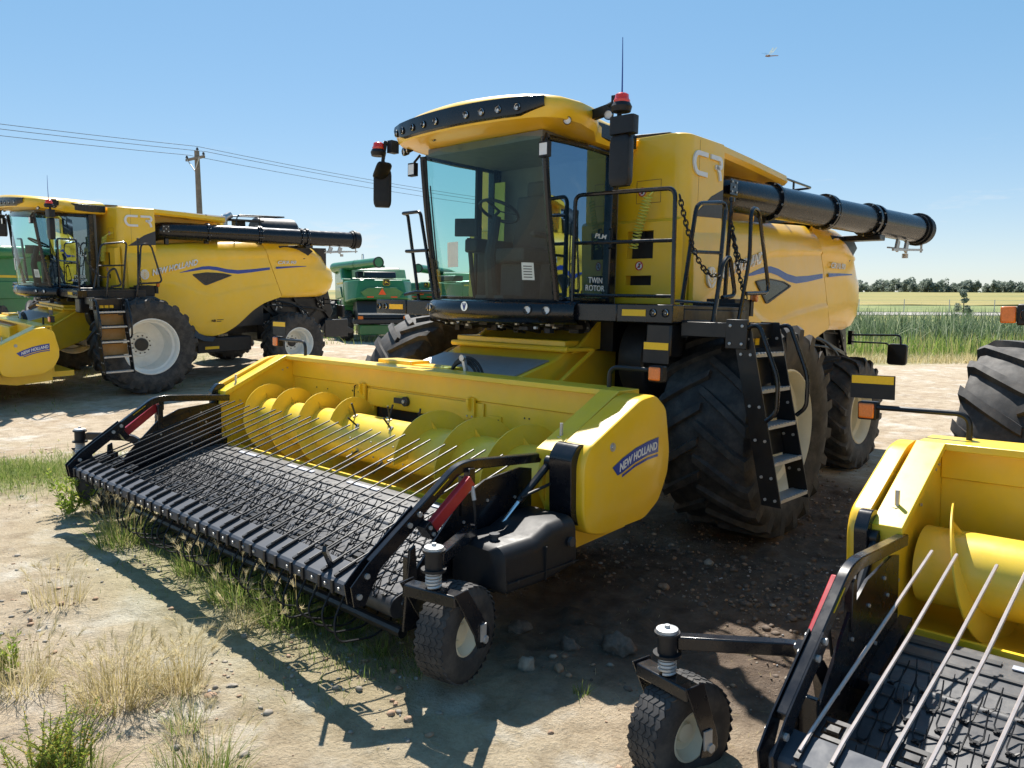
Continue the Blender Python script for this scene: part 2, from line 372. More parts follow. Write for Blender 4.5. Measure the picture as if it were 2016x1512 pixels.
def wheel(root, name, kind, c, side, rim_mat):
    if kind not in _wm:
        if kind == 'front': R, W, r, d, hb, nb, lg = .97, .86, .56, .0, .13, 12, 20
        else: R, W, r, d, hb, nb, lg = .745, .60, .385, .05, .10, 8, 18
        _wm[kind] = (tyre_mb(R, W, r, lg, .055 if kind == 'front' else .05, .085 if kind == 'front' else .07).mesh('tyre', 'rubber'), rim_mb(r, W, d, hb).mesh('rim', 'cream_rim'), hub_mb(r, d, hb, nb).mesh('hub', 'dark_steel'), nuts_mb(d, hb, nb).mesh('wheel_nuts', 'dark_steel'))
    t, r_, h_, n_ = _wm[kind]
    M = Matrix.Translation(c) @ (Matrix.Rotation(PI, 4, 'Z') if side < 0 else Matrix.Identity(4)) @ Matrix.Rotation(random.uniform(0, 6), 4, 'Y')
    w = link_mesh(name, r_, root, M); link_mesh('tyre', t, w); link_mesh('hub', h_, w); link_mesh('wheel_nuts', n_, w)
    if rim_mat != 'cream_rim':
        w.material_slots[0].link = 'OBJECT'; w.material_slots[0].material = MAT[rim_mat]
    return w

# ------------------------------------------------------------------ combine harvester: x forward, y to its left, z up, origin under the front axle
CREASE = [(-5.5, 2.74), (-4.6, 2.76), (-3.2, 2.77), (-1.79, 2.68), (-.93, 2.45), (-.27, 2.12), (.1, 1.95)]
LOWCR = [(-5.5, 2.14), (-4.4, 2.15), (-3.3, 2.12), (-2.4, 2.0), (-1.9, 1.87), (-1.6, 1.93), (-1.2, 2.10), (-.92, 2.17), (-.5, 2.15), (.1, 2.1)]
TOPL = [(-4.1, 3.13), (-3.1, 3.11), (-1.37, 3.01), (0.05, 2.90)]
BOTL = [(-3.6, 1.84), (-3.42, 1.79), (-3.1, 1.69), (-2.82, 1.53), (-2.43, 1.19), (-2.2, 1.05), (-2.05, .995), (-1.85, .965), (-1.65, .985), (-1.47, 1.07), (-1.09, 1.46), (-.69, 1.80), (-.45, 1.94), (-.23, 2.03), (.05, 2.07)]
def side_y(x, z):
    y = 1.47-.05*((z-2.15)/.8)**2
    zt = lerp_tab(TOPL, x)
    y -= .16*max(0, (z-(zt-.30))/.30)**2.4
    zc = lerp_tab(CREASE, x); y += .026*sm(zc-.014, zc+.014, z)
    zl = lerp_tab(LOWCR, x); y += .012*sm(zl+.02, zl-.02, z)*sm(-.6, -1.1, x)
    y -= .05*sm(-.05, .05, x)*0
    return y
def seam2_x(z): return lerp_tab([(1.7, -3.60), (1.83, -3.55), (2.46, -3.32), (3.11, -3.10), (3.3, -3.05)], z)
def side_panel(root, s):
    mb = MB(); G = []; NX, NZ = 90, 64
    for j in range(NZ+1):
        row = []
        for i in range(NX+1):
            u = i/NX
            # column runs from front seam to rear seam; rear seam is slanted
            zt0 = lerp_tab(TOPL, 0)
            t = j/NZ
            xr = -3.30; x = .0+(xr)*u
            for it in range(3):
                zb = lerp_tab(BOTL, x); zt = lerp_tab(TOPL, x); z = zb+(zt-zb)*t
                x = -.012 + (seam2_x(z)+.012)*u
            row.append((x, s*side_y(x, z), z))
        G.append(row)
    # rolled lower lip and top return
    lip = [(x, y-s*.07, z+.004) for x, y, z in G[0]]; top = [(x, y-s*.12, z+.012) for x, y, z in G[-1]]; top2 = [(x, s*1.0, z+.02) for x, y, z in G[-1]]
    G = [lip]+G+[top, top2]
    fr = [[(r[0][0], r[0][1], r[0][2]) for r in G], [(r[0][0], r[0][1]-s*.05, r[0][2]) for r in G]]
    bk = [[r[-1] for r in G], [(r[-1][0], r[-1][1]-s*.05, r[-1][2]) for r in G]]
    mb.grid(G); mb.grid(fr); mb.grid(bk)
    return mb.build('side_panel', 'yellow', root, smooth=50)
def rear_hood(root):
    rows = [(1.80, -5.08, 1.34, .05), (1.86, -5.20, 1.42, 0), (2.0, -5.34, 1.46, 0), (2.2, -5.42, 1.47, 0), (2.42, -5.40, 1.47, 0), (2.47, -5.36, 1.475, 0), (2.52, -5.26, 1.475, 0), (2.74, -5.10, 1.47, 0), (2.78, -5.06, 1.50, 0), (2.95, -4.84, 1.47, 0), (3.05, -4.62, 1.44, 0), (3.11, -4.40, 1.39, 0), (3.15, -4.15, 1.28, 0), (3.17, -3.9, 1.0, 0)]
    mb = MB(); G = []
    for z, xr, ym, ins in rows:
        xs = seam2_x(z)-.014; half = []
        ys = side_y(xs, min(z, 3.10))-ins if z < 3.1 else ym
        half.append((xs, ys-.05, z)); half.append((xs, ys, z))
        for k in range(1, 25):
            a = k/24*PI/2; n = 4.2
            sx = math.sin(a)**(2/n); cy = max(0, math.cos(a))**(2/n)
            x = xs+(xr-xs)*sx
            half.append((x, (ys*(1-sm(0, .35, sx))+ym*sm(0, .35, sx))*cy, z))
        full = half+[(x, -y, zz) for x, y, zz in reversed(half[:-1])]
        G.append(full)
    mb.grid(G)
    mb.add(G[-1], [tuple(range(len(G[-1])))])
    o = mb.build('rear_hood', 'yellow', root, smooth=50)
    return o
def lamp(root, c, axis, r, name='work_light', body='black_plastic', depth=.06):
    mb = MB(); ax = Vector(axis).normalized()
    mb.lathe([(-depth, r*.7), (-depth*.3, r), (.004, r), (.006, r*.86), (-.004, r*.84)], 18, c, ax)
    mb.slot(1); mb.lathe([(-.004, r*.84), (-.006, r*.5), (-.002, 0)], 18, c, ax)
    mb.slot(2); mb.lathe([(.0045, r*.88), (.009, r*.8), (.003, r*.78)], 18, c, ax)
    return mb.build(name, [body, 'lens', 'chrome'], root)
def decal_fn(o, ux, uy, nrm):
    o, ux, uy, nrm = Vector(o), Vector(ux).normalized(), Vector(uy).normalized(), Vector(nrm).normalized()
    return lambda u, v, d: o+ux*u+uy*v+nrm*d
def disc_decal(root, name, c, nrm, r, mat, h=.003, n=20):
    return MB().disc(c, nrm, r, h, n).build(name, mat, root, smooth=0)
def no_entry(root, c, nrm, r):
    w = disc_decal(root, 'safety_sticker', c, nrm, r, 'white'); N = Vector(nrm).normalized(); C = Vector(c)
    mb = MB(); mb.lathe([(.0035, r), (.005, r), (.005, r*.78), (.0035, r*.78)], 20, C, N); u = Vector((0, 0, 1)); s_ = N.cross(u).normalized()
    d = (s_-u).normalized(); mb.beam(C+N*.0045-d*r*.85, C+N*.0045+d*r*.85, r*.18, .001, up=N)
    mb.build('sticker_ring', 'red_decal', w, smooth=0)
    mb = MB(); mb.beam(C+N*.004-u*r*.45, C+N*.004+u*r*.1, r*.4, .0012, up=N); mb.disc(C+N*.0035+u*r*.38, N, r*.2, .001, 10); mb.build('sticker_figure', 'skin_black', w, smooth=0)
def panel_holes(mb, x, y0, y1, z0, z1, holes, depth):
    ys = sorted({y0, y1, *[h[0] for h in holes], *[h[1] for h in holes]}); zs = sorted({z0, z1, *[h[2] for h in holes], *[h[3] for h in holes]})
    for a, b in zip(ys, ys[1:]):
        for c, d in zip(zs, zs[1:]):
            if any(h[0] <= a and b <= h[1] and h[2] <= c and d <= h[3] for h in holes): continue
            mb.add([(x, a, c), (x, b, c), (x, b, d), (x, a, d)], [(0, 1, 2, 3)])
    for h in holes:
        a, b, c, d = h; k = x-depth
        mb.add([(x, a, c), (x, b, c), (x, b, d), (x, a, d), (k, a, c), (k, b, c), (k, b, d), (k, a, d)], [(0, 1, 5, 4), (1, 2, 6, 5), (2, 3, 7, 6), (3, 0, 4, 7)])
def chain(root, pts, name='safety_chain', r=.0065, pitch=.042):
    # evenly spaced links along a polyline
    P = [Vector(p) for p in pts]; L = [0]
    for a, b in zip(P, P[1:]): L.append(L[-1]+(b-a).length)
    n = int(L[-1]/pitch); mb = MB()
    def at_(d):
        d = min(max(d, 0), L[-1]-1e-6); i = max(k for k in range(len(L)-1) if L[k] <= d); t = (d-L[i])/(L[i+1]-L[i]); return P[i].lerp(P[i+1], t)
    for k in range(n):
        c = at_((k+.5)*pitch); d = (at_((k+1)*pitch)-at_(k*pitch)).normalized(); o = d.orthogonal().normalized(); w = d.cross(o)
        if k % 2: o = w
        pts_ = []
        for q in range(8):
            a = 2*PI*q/8; pts_.append(c+d*math.cos(a)*.031+o*math.sin(a)*.018)
        mb.tube(pts_, r, 4, closed=True)
    return mb.build(name, 'black_plastic', root)
def catenary(a, b, sag, n=14):
    a, b = Vector(a), Vector(b)
    return [a.lerp(b, i/n)-Vector((0, 0, 4*sag*(i/n)*(1-i/n))) for i in range(n+1)]
def ROOF_OUT():
    h = [(1.80, 0), (1.795, .2), (1.78, .42), (1.755, .62), (1.715, .82), (1.65, .98), (1.53, 1.08), (1.30, 1.115), (1.07, 1.09), (.93, 1.0), (.78, .89), (.5, .865), (.12, .865)]
    return h
def roof_loop(k, z, zf=None, fwd=0.0, shrink_y=None):
    h = ROOF_OUT(); pts = []
    cx = .9
    L = [(x, y) for x, y in h]+[(x, -y) for x, y in reversed(h[1:])]
    for x, y in L:
        xx = cx+(x-cx)*k+fwd*sm(.9, 1.6, x); yy = y*(k if shrink_y is None else shrink_y)
        zz = z(x, abs(y)) if callable(z) else z
        pts.append((xx, yy, zz))
    return pts
def build_combine(variant):
    """variant: dict(text=..., detail=bool)"""
    root = empty('combine_harvester')
    rimm = variant['rim']
    for s in (1, -1): wheel(root, 'front_wheel', 'front', (0, s*2.13, .95), s, rimm)
    for s in (1, -1): wheel(root, 'rear_wheel', 'rear', (-3.75, s*1.62, .725), s, rimm)
    mb = MB(); mb.tube([(0, -1.75, .95), (0, 1.75, .95)], .16, 12); mb.bb(-.28, .28, -1.0, 1.0, .72, 1.2); mb.lathe([(-.28, .30), (-.2, .34), (.2, .34), (.28, .3)], 20, (0, 1.55, .95)); mb.lathe([(-.28, .30), (-.2, .34), (.2, .34), (.28, .3)], 20, (0, -1.55, .95))
    mb.build('front_axle', 'black_paint', root, bevel=.02)
    mb = MB(); mb.beam((-3.75, -1.4, .73), (-3.75, 1.4, .73), .2, .2); mb.bb(-3.95, -3.5, -.4, .4, .7, 1.3); mb.build('rear_axle', 'black_paint', root, bevel=.02)
    # dark core and undercarriage
    mb = MB(); mb.bb(-3.2, .02, -1.22, 1.22, 1.15, 2.95); mb.bb(-5.0, -3.2, -1.2, 1.2, 1.95, 3.0); mb.bb(-3.2, .1, -.9, .9, .95, 1.2)
    mb.build('threshing_body', 'dark_steel', root)
    mb = MB()
    for s in (1, -1):
        mb.bb(-2.75, -1.45, s*1.18, s*1.44, .60, .93)
        mb.beam((-3.4, s*1.15, 1.35), (-1.4, s*1.15, .95), .1, .18)
    mb.build('chassis', 'black_plastic', root, bevel=.015)
    for s in (1, -1):
        MB().bb(-1.95, -1.62, s*1.441, s*1.447, .68, .74).build('side_reflector', 'reflector_yellow', root, smooth=0)
    # drives, belts and pulleys behind, under the hood
    mb = MB(); mb.prism([(-3.35, 1.95), (-3.35, 1.35), (-4.2, 1.15), (-5.05, 1.05), (-5.25, 1.4), (-5.1, 1.95)], 'xz', -1.12, 1.12); mb.build('straw_chopper', 'black_paint', root, bevel=.02)
    mb = MB(); mb.prism([(-4.75, .95), (-5.75, .82), (-5.8, .92), (-5.0, 1.25)], 'xz', -1.25, 1.25); mb.bb(-5.6, -4.9, -1.27, -1.22, .75, 1.2); mb.bb(-5.6, -4.9, 1.22, 1.27, .75, 1.2); mb.build('straw_spreader', 'dark_steel', root, bevel=.01)
    for s in (1, -1):
        for (x, z, r) in ((-3.62, 1.62, .17), (-4.35, 1.32, .16), (-4.85, 1.62, .11), (-3.3, 1.18, .12)):
            mb = MB(); mb.lathe([(0, r), (.03, r), (.03, r*.86), (.012, r*.80), (.012, r*.3), (.04, r*.28), (.04, 0)], 20, (x, s*1.14, z), (0, s, 0)); mb.slot(1)
            for q in range(5):
                a = 2*PI*q/5; mb.beam((x+math.cos(a)*r*.25, s*1.165, z+math.sin(a)*r*.25), (x+math.cos(a)*r*.85, s*1.165, z+math.sin(a)*r*.85), .03, .012, up=(0, s, 0))
            mb.build('pulley', ['dark_steel', 'galv'], root)
        mb = MB(); mb.tube([(-3.62, s*1.16, 1.79), (-4.85, s*1.16, 1.73), (-4.95, s*1.16, 1.62), (-4.37, s*1.16, 1.16), (-3.55, s*1.16, 1.46), (-3.45, s*1.16, 1.62)], .014, 6, closed=True); mb.build('drive_belt', 'rubber', root)
        mb = MB()
        for (a, b) in (((-3.2, 1.6), (-3.9, 1.05)), ((-4.0, 1.9), (-4.5, 1.0)), ((-4.6, 1.9), (-5.2, 1.1)), ((-3.2, 1.85), (-5.0, 1.42))):
            mb.beam((a[0], s*1.17, a[1]), (b[0], s*1.17, b[1]), .05, .07, up=(0, 1, 0))
        mb.tube(fillet([(-3.3, s*1.2, 1.72), (-3.9, s*1.28, 1.66), (-4.3, s*1.34, 1.45), (-4.5, s*1.34, 1.1)], .15), .02, 6); mb.tube(fillet([(-3.2, s*1.2, 1.62), (-3.9, s*1.24, 1.58), (-4.7, s*1.2, 1.5)], .15), .016, 6)
        mb.build('drive_frame', 'black_paint', root)
    # panels
    for s in (1, -1): side_panel(root, s)
    rear_hood(root)
    for s in (1, -1):
        # fender following the wheel arch
        ar = [(x, z) for x, z in BOTL if -1.9 < x < .06]; outer = [(x+.0, z) for x, z in ar]; inner = [(x+(.02 if x > -.3 else .10), z-(.11 if x > -.9 else .10)) for x, z in ar]
        mb = MB(); mb.loft([[(x, s*1.36, z-.012), (x, s*1.50, z-.012), (xi, s*1.56, zi), (xi, s*1.36, zi)] for (x, z), (xi, zi) in zip(outer, inner)])
        mb.build('fender', 'grey_plastic', root)
        # triangular side vent with a raised frame
        tri = round_poly([(-1.36, 2.35), (-1.70, 2.395), (-2.10, 2.375), (-2.31, 2.33), (-1.66, 2.10)], .05, 3)
        fr = MB(); n = len(tri); cx, cz = sum(p[0] for p in tri)/n, sum(p[1] for p in tri)/n
        def pv(x, z, d): return (x, s*(side_y(x, z)+d), z)
        o0 = [pv(x, z, 0.0) for x, z in tri]; o1 = [pv(x, z, .016) for x, z in tri]; i1 = [pv(cx+(x-cx)*.90, cz+(z-cz)*.86, .016) for x, z in tri]; i0 = [pv(cx+(x-cx)*.88, cz+(z-cz)*.84, .006) for x, z in tri]
        fr.loft([o0, o1, i1, i0], cap=False); f_ = fr.build('vent_frame', 'grey_plastic', root)
        mv = MB(); mv.add([pv(cx+(x-cx)*.88, cz+(z-cz)*.84, .0065) for x, z in tri], [tuple(range(n))]); mv.build('vent_pane', 'black_gloss', f_, smooth=0)
        # blue stripe
        bl = [(-1.10, 2.385, .004), (-1.35, 2.435, .022), (-1.60, 2.485, .034), (-1.76, 2.495, .037), (-1.95, 2.475, .040), (-2.2, 2.425, .042), (-2.45, 2.405, .042), (-2.8, 2.435, .036), (-3.26, 2.49, .028)]
        bl2 = [(-3.41, 2.505, .024), (-3.8, 2.53, .017), (-4.24, 2.55, .006)]
        for seg_, lift in ((bl, .004), (bl2, .022)):
            mb = MB(); dense = []
            for (a, b) in zip(seg_, seg_[1:]):
                for t in range(6): dense.append(tuple(a[i]+(b[i]-a[i])*t/6 for i in range(3)))
            dense.append(seg_[-1])
            mb.grid([[(x, s*(side_y(x, z-w_)+lift), z-w_) for x, z, w_ in dense], [(x, s*(side_y(x, z+w_)+lift), z+w_) for x, z, w_ in dense]]); mb.build('blue_stripe', 'blue_decal', root)
        # lettering; the left side reads rearwards
        def letter_fn(x0, z0, slope, lift=.012):
            return lambda u, v, d: ((lambda xx, zz: (xx, s*(side_y(xx, zz)+lift+d), zz))((x0-s*u+(0 if s > 0 else 0)), z0+(u if s > 0 else -u)*slope+v))
        if s > 0:
            text_obj('lettering', 'NEW HOLLAND', .125, letter_fn(-.50, 2.325, .235), 'silver_paint', root, thick=.012, bold=.034, shear=.12, width=1.0)
            text_obj('model_number', variant['text'], .075, letter_fn(-3.46, 2.60, .012, .032), 'silver_paint', root, thick=.006, bold=.02, shear=.3, width=.50)
        else:
            text_obj('lettering', 'NEW HOLLAND', .115, letter_fn(-1.50, 2.56, .235), 'silver_paint', root, thick=.012, bold=.034, shear=.12, width=1.0)
        # round leaf emblem with veins
        c = (-.34, 2.345); n = 24; ring = [(c[0]+.088*math.cos(t), c[1]+.105*math.sin(t)) for t in np.linspace(0, 2*PI, n+1)[:-1]]
        yb_ = side_y(*c)
        mb = MB(); mb.prism(ring, 'xz', s*(yb_-.02), s*(yb_+.022)); em = mb.build('leaf_emblem', 'silver_paint', root, smooth=30)
        mb = MB(); yv = s*(yb_+.0225); mb.beam((c[0], yv, c[1]-.10), (c[0], yv, c[1]+.075), .010, .003, up=(0, 1, 0))
        for m_ in (-1, 1):
            for q in range(3): mb.beam((c[0], yv, c[1]-.07+q*.04), (c[0]+m_*.07, yv, c[1]-.015+q*.045), .008, .003, up=(0, 1, 0))
        mb.build('leaf_vein', 'yellow', em, smooth=0)
        for zz_, tx in ((1.31, 'NB'),):
            if variant.get('dealer') and s > 0:
                text_obj('dealer_sticker', 'NB', .055, letter_fn(-1.80, 1.29, 0), 'skin_black', root, thick=.002, bold=.03)
                mb = MB()
                for k in range(2): x0, z0 = -1.92, 1.325-.035*k; mb.add([(x0-a, side_y(x0-a, z0+b)+.004, z0+b) for a, b in ((0, 0), (.16-.05*k, 0), (.16-.05*k, .016), (0, .016))], [(0, 1, 2, 3)])
                mb.build('dealer_sticker_line', 'dark_steel', root, smooth=0)
    # grain tank
    mb = MB(); xy = [(.10, -1.43), (.10, 1.43), (-.62, 1.43), (-.62, -1.43)]
    rp = []
    for (cx, cy, a0, r) in ((.10-.14, -1.43+.14, -PI/2, .14), (.10-.14, 1.43-.14, 0, .14)):
        for k in range(7): a = a0+PI/2*k/6; rp.append((cx+math.cos(a)*r, cy+math.sin(a)*r))
    rp = rp+[(-.63, 1.43), (-.63, -1.43)]
    def sc(k, z): return [(-.26+(x+.26)*k, y*k, z) for x, y in rp]
    mb.loft([sc(1, 2.06), sc(1, 2.9), sc(1, 3.66), sc(.992, 3.69), sc(.97, 3.705)]); mb.build('grain_tank', 'yellow', root)
    mb = MB()
    for s in (1, -1):
        mb.bb(-2.3, -.63, s*.80, s*.95, 2.95, 3.62)
    mb.bb(-2.34, -2.24, -.95, .95, 3.0, 3.6); mb.build('tank_inner_wall', 'yellow_metal', root, bevel=.01)
    for s in (1, -1):
        mb = MB(); mb.loft([[(x, s*.80, z-.11), (x, s*1.36, z-.11), (x, s*1.40, z-.07), (x, s*1.38, z), (x, s*.80, z+.015)] for x, z in ((-.632, 3.70), (-1.3, 3.665), (-2.22, 3.60))]); mb.build('tank_eave', 'yellow', root)
        mb = MB(); mb.bolts([(x, s*1.3, 3.57) for x in (-.72, -.78)], (0, 0, -1), .02, .01, 8); mb.build('eave_bolts', 'galv', root)
        # dark triangular filler under the tank shoulder
        mb = MB(); poly = [(-.06, 2.925), (-.632, 2.955), (-.632, 3.245), (-.40, 3.15)]; mb.prism(poly, 'xz', s*1.40, s*1.436); mb.build('tank_filler_panel', 'grey_plastic', root, bevel=.006)
        if s > 0:
            # CR letters as solid strokes
            def crp(pts, w):
                m_ = MB(); P = fillet([(x, 1.436, z) for x, z in pts], .05, 6); m_.sweep(P, [(-.010, -w), (.010, -w), (.010, w), (-.010, w)], up=(0, 0, 1) if False else (0, 1, 0)); return m_
            def stroke(pts, w, nm):
                P = [Vector((p.x, 0, p.z)) for p in fillet([(x, 0, z) for x, z in pts], .055, 6)]; m_ = MB(); L_ = []
                for i, p in enumerate(P):
                    d = (P[min(i+1, len(P)-1)]-P[max(i-1, 0)]).normalized(); nn = Vector((-d.z, 0, d.x)); a, b = p+nn*w, p-nn*w
                    L_.append([(a.x, 1.43, a.z), (a.x, 1.447, a.z), (b.x, 1.447, b.z), (b.x, 1.43, b.z)])
                m_.loft(L_); m_.build(nm, 'silver_paint', root)
            stroke([(-.28, 3.53), (-.06, 3.53), (-.02, 3.44), (-.07, 3.34), (-.28, 3.34)], .022, 'model_letter')
            stroke([(-.34, 3.53), (-.55, 3.53), (-.56, 3.445), (-.44, 3.44)], .022, 'model_letter'); stroke([(-.46, 3.45), (-.53, 3.40), (-.55, 3.32)], .022, 'model_letter')
    for s in (1, -1):
        MB().bb(-.142, -.138, s*1.4285, s*1.4315, 2.94, 3.66).build('panel_seam', 'brown_panel', root, smooth=0)
    fr_ = MB()
    for a, b_ in (((.88, 3.06), (1.16, 3.06)), ((1.16, 3.06), (1.16, 3.28)), ((1.16, 3.28), (.88, 3.28)), ((.88, 3.28), (.88, 3.06))): fr_.beam((.1015, a[0], a[1]), (.1015, b_[0], b_[1]), .005, .003, up=(1, 0, 0))
    fr_.build('hatch_outline', 'brown_panel', root, smooth=0)
    # tank covers in sections
    for k in range(5):
        x0 = .02-k*.475; mb = MB(); z = 3.735-.035*k*.55
        mb.loft([[(x, -1.22, z_-.03), (x, 1.22, z_-.03), (x, 1.18, z_+.005), (x, .6, z_+.035), (x, -.6, z_+.035), (x, -1.18, z_+.005)] for x, z_ in ((x0, z), (x0-.46, z-.018))]); mb.build('tank_cover', 'black_plastic', root, bevel=.008)
    # front wall boxes beside the cab with pockets
    for s in (1, -1):
        mb = MB(); y0, y1 = (.60, 1.40)
        holes = [(.86, 1.16, 2.51, 2.78), (.85, 1.15, 2.25, 2.345)]
        if s > 0: panel_holes(mb, .20, y0, y1, 2.07, 2.86, holes, .09)
        else: mb.add([(.20, -y0, 2.07), (.20, -y1, 2.07), (.20, -y1, 2.86), (.20, -y0, 2.86)], [(0, 1, 2, 3)])
        mb.add([(.20, s*y0, 2.86), (.20, s*y1, 2.86), (.10, s*(y1), 2.90), (.10, s*y0, 2.90)], [(0, 1, 2, 3)])
        mb.add([(.20, s*y1, 2.07), (.20, s*y1, 2.86), (.10, s*1.425, 2.90), (.10, s*1.425, 2.07)], [(0, 1, 2, 3)])
        p_ = mb.build('storage_front', 'yellow', root, smooth=25)
        if s > 0:
            mb = MB(); mb.bb(.105, .112, .80, 1.2, 2.2, 2.82); mb.bb(.13, .15, .98, 1.03, 2.72, 2.78); mb.build('pocket_back', 'skin_black', p_)
            no_entry(root, (.203, 1.01, 2.44), (1, 0, 0), .045)
            mb = MB(); mb.bolts([(.201, .66, 2.20), (.201, .70, 2.72)], (1, 0, 0), .018, .008, 8); mb.build('panel_screws', 'galv', root)
            no_entry(root, (.106, .95, 3.17), (1, 0, 0), .045)
            # yellow coiled air hose
            pts = []
            for i in range(16*17+1):
                a = 2*PI*i/16; t = i/(16*17); c_ = Vector((.28, 1.13-.15*t, 3.10-.50*t)); ax_ = Vector((0, -.29, -.95)).normalized(); u_ = ax_.orthogonal().normalized(); w_ = ax_.cross(u_)
                pts.append(c_+(u_*math.cos(a)+w_*math.sin(a))*.042)
            mb = MB(); mb.tube(pts, .006, 5); mb.tube([(.28, 1.14, 3.1), (.2, 1.15, 3.16), (.11, 1.15, 3.18)], .008, 6); mb.build('air_hose', 'hose_yellow', root)
    # unloading auger
    A0, A1 = Vector((-.80, 1.22, 3.27)), Vector((-5.36, 1.97, 3.22)); d = (A1-A0).normalized(); r = .182
    mb = MB(); mb.tube(fillet([(-.72, .62, 3.10), A0+d*-.02, A0+d*1.0], .34, 7)+[A0+d*2.2, A1-d*.15], r, 24); tb = mb.build('unloading_tube', 'black_gloss', root)
    for t, w_ in ((.98, .045), (2.12, .03), (2.17, .03), (3.14, .05), (3.28, .05)):
        mb = MB(); c = A0+d*t; mb.lathe([(0, r), (0, r+.034), (w_, r+.034), (w_, r)], 28, c, d)
        mb.slot(1); u_ = d.orthogonal().normalized(); w2 = d.cross(u_)
        mb.bolts([c+(u_*math.cos(a)+w2*math.sin(a))*(r+.020)-d*.008 for a in np.linspace(0, 2*PI, 10)[:-1]], d, .012, w_+.016, 6)
        mb.build('tube_flange', ['black_gloss', 'galv'], tb)
    mb = MB(); mb.lathe([(-.16, r+.002), (-.16, r+.02), (-.10, r+.02), (-.10, r+.045), (-.05, r+.045), (-.04, r+.025), (.06, r+.02), (.07, r-.01), (-.05, r-.02), (-.14, 0)], 26, A1, d); mb.build('discharge_spout', 'black_plastic', tb)
    mb = MB(); e = A1-d*.7; mb.beam(e+Vector((0, .05, -.2)), e+Vector((.06, .05, -.34)), .03, .1); e2 = A1-d*.45; mb.beam(e2+Vector((0, .05, -.2)), e2+Vector((.06, .05, -.34)), .03, .1)
    mb.beam(e+Vector((.2, .05, -.34)), A1+Vector((.0, .05, -.28)), .025, .03); mb.beam(e+Vector((.1, -.05, -.30)), A1+Vector((.1, -.05, -.28)), .02, .02); mb.disc(e2+Vector((-.05, .02, -.42)), (0, 0, 1), .04, .06, 10); mb.tube([A1+Vector((.05, .05, -.32)), A1+Vector((.05, .05, -.2))], .015, 6); mb.build('spout_linkage', 'galv', tb)
    mb = MB(); c = A0+d*2.95; mb.prism([(c.x+.2, 3.02), (c.x-.55, 3.05), (c.x-.75, 2.92), (c.x-.35, 2.6), (c.x+.1, 2.75)], 'xz', 1.1, 1.45); mb.bb(c.x-.45, c.x-.25, 1.15, 1.9, 2.98, 3.05); mb.build('tube_cradle', 'black_paint', root, bevel=.01)
    mb = MB(); mb.bb(-.95, -.88, 1.25, 1.33, 2.98, 3.1); mb.bb(-1.82, -1.74, 1.30, 1.38, 3.02, 3.14); mb.build('tube_rest', 'dark_steel', root)
    mb = MB(); mb.box((-.86, 1.43, 3.30), (.16, .006, .16)); mb.slot(1); mb.bolts([(-.86+a, 1.436, 3.30+b) for a, b in ((.05, .05), (-.05, .05), (.05, -.05), (-.05, -.05), (0, 0))], (0, 1, 0), .012, .008); mb.build('elbow_plate', ['black_gloss', 'galv'], tb)
    # engine deck things
    mb = MB(); mb.bb(-4.0, -2.4, -1.0, .9, 3.1, 3.35); mb.lathe([(-.55, .32), (-.5, .36), (.5, .36), (.55, .32)], 24, (-4.2, .1, 3.35), (1, 0, 0), True); mb.build('engine_bay', 'dark_steel', root, bevel=.02)
    mb = MB(); mb.tube(fillet([(-2.62, .55, 3.2), (-2.62, .55, 3.62), (-2.8, .55, 3.72)], .1), .085, 16); mb.build('exhaust_pipe', 'steel', root)
    mb = MB(); mb.bb(-3.55, -2.75, .2, .75, 3.58, 3.62); mb.bb(-3.2, -2.95, .3, .5, 3.3, 3.58); mb.build('engine_platform', 'dark_steel', root)
    mb = MB(); mb.tube(fillet([(-2.6, 1.05, 3.15), (-2.7, 1.05, 3.70), (-4.0, .95, 3.72), (-4.1, .4, 3.72), (-2.75, .2, 3.70)], .08), .016, 8); mb.tube([(-3.3, 1.0, 3.1), (-3.3, 1.0, 3.70)], .014, 6); mb.build('deck_rail', 'black_gloss', root)
    # ---------------- cab
    def ws(u, w):   # windscreen surface
        zb, zt = 2.085, 3.56-.06*u*u
        xb = 1.535-.31*abs(u)**2.3; xt = 1.50-.05*abs(u)**2
        z = zb+(zt-zb)*w; k = w**1.2; bow = .035*math.sin(PI*w)
        return (xb+(xt-xb)*k+bow, u*.80, z)
    mb = MB(); mb.grid([[ws(-1+2*i/24, j/12) for i in range(25)] for j in range(13)]); mb.build('windscreen', 'glass_green', root, smooth=80)
    for s in (1, -1):
        def sg(u, w):
            a = ws(s, w); xr = .46; x = a[0]+(xr-a[0])*u; return (x, s*(.80+.035*math.sin(PI*min(1, u))), a[2])
        mb = MB(); mb.grid([[sg(i/8, j/8) for i in range(9)] for j in range(9)]); mb.build('door_window', 'glass_sky_tinted' if s > 0 else 'glass_green', root, smooth=80)
        P = [ws(s, j/10) for j in range(11)]
        mb = MB(); mb.tube([(x+.0, y+s*.008, z) for x, y, z in P], .032, 8); mb.tube([(sg(0.05, 1)), sg(.5, 1), sg(1, 1)], .03, 8); mb.tube([sg(.02, 0), sg(.5, 0), sg(1, 0)], .03, 8); mb.build('cab_pillar', 'black_gloss', root)
        mb = MB(); mb.bb(.36, .47, s*.74, s*.845, 2.06, 3.54); mb.build('rear_pillar', 'black_gloss', root, bevel=.015)
        mb = MB(); mb.bb(.62, .70, s*.78, s*.812, 2.12, 3.5) if s < 0 else mb.tube([(.50, .85, 2.60), (.50, .88, 2.60), (.50, .88, 2.78), (.50, .85, 2.78)], .012, 6); mb.build('door_handle' if s > 0 else 'window_bar', 'black_plastic', root)
    mb = MB(); mb.bb(.30, .36, -.80, .80, 2.06, 3.55); mb.build('cab_rear_wall', 'cab_trim', root)
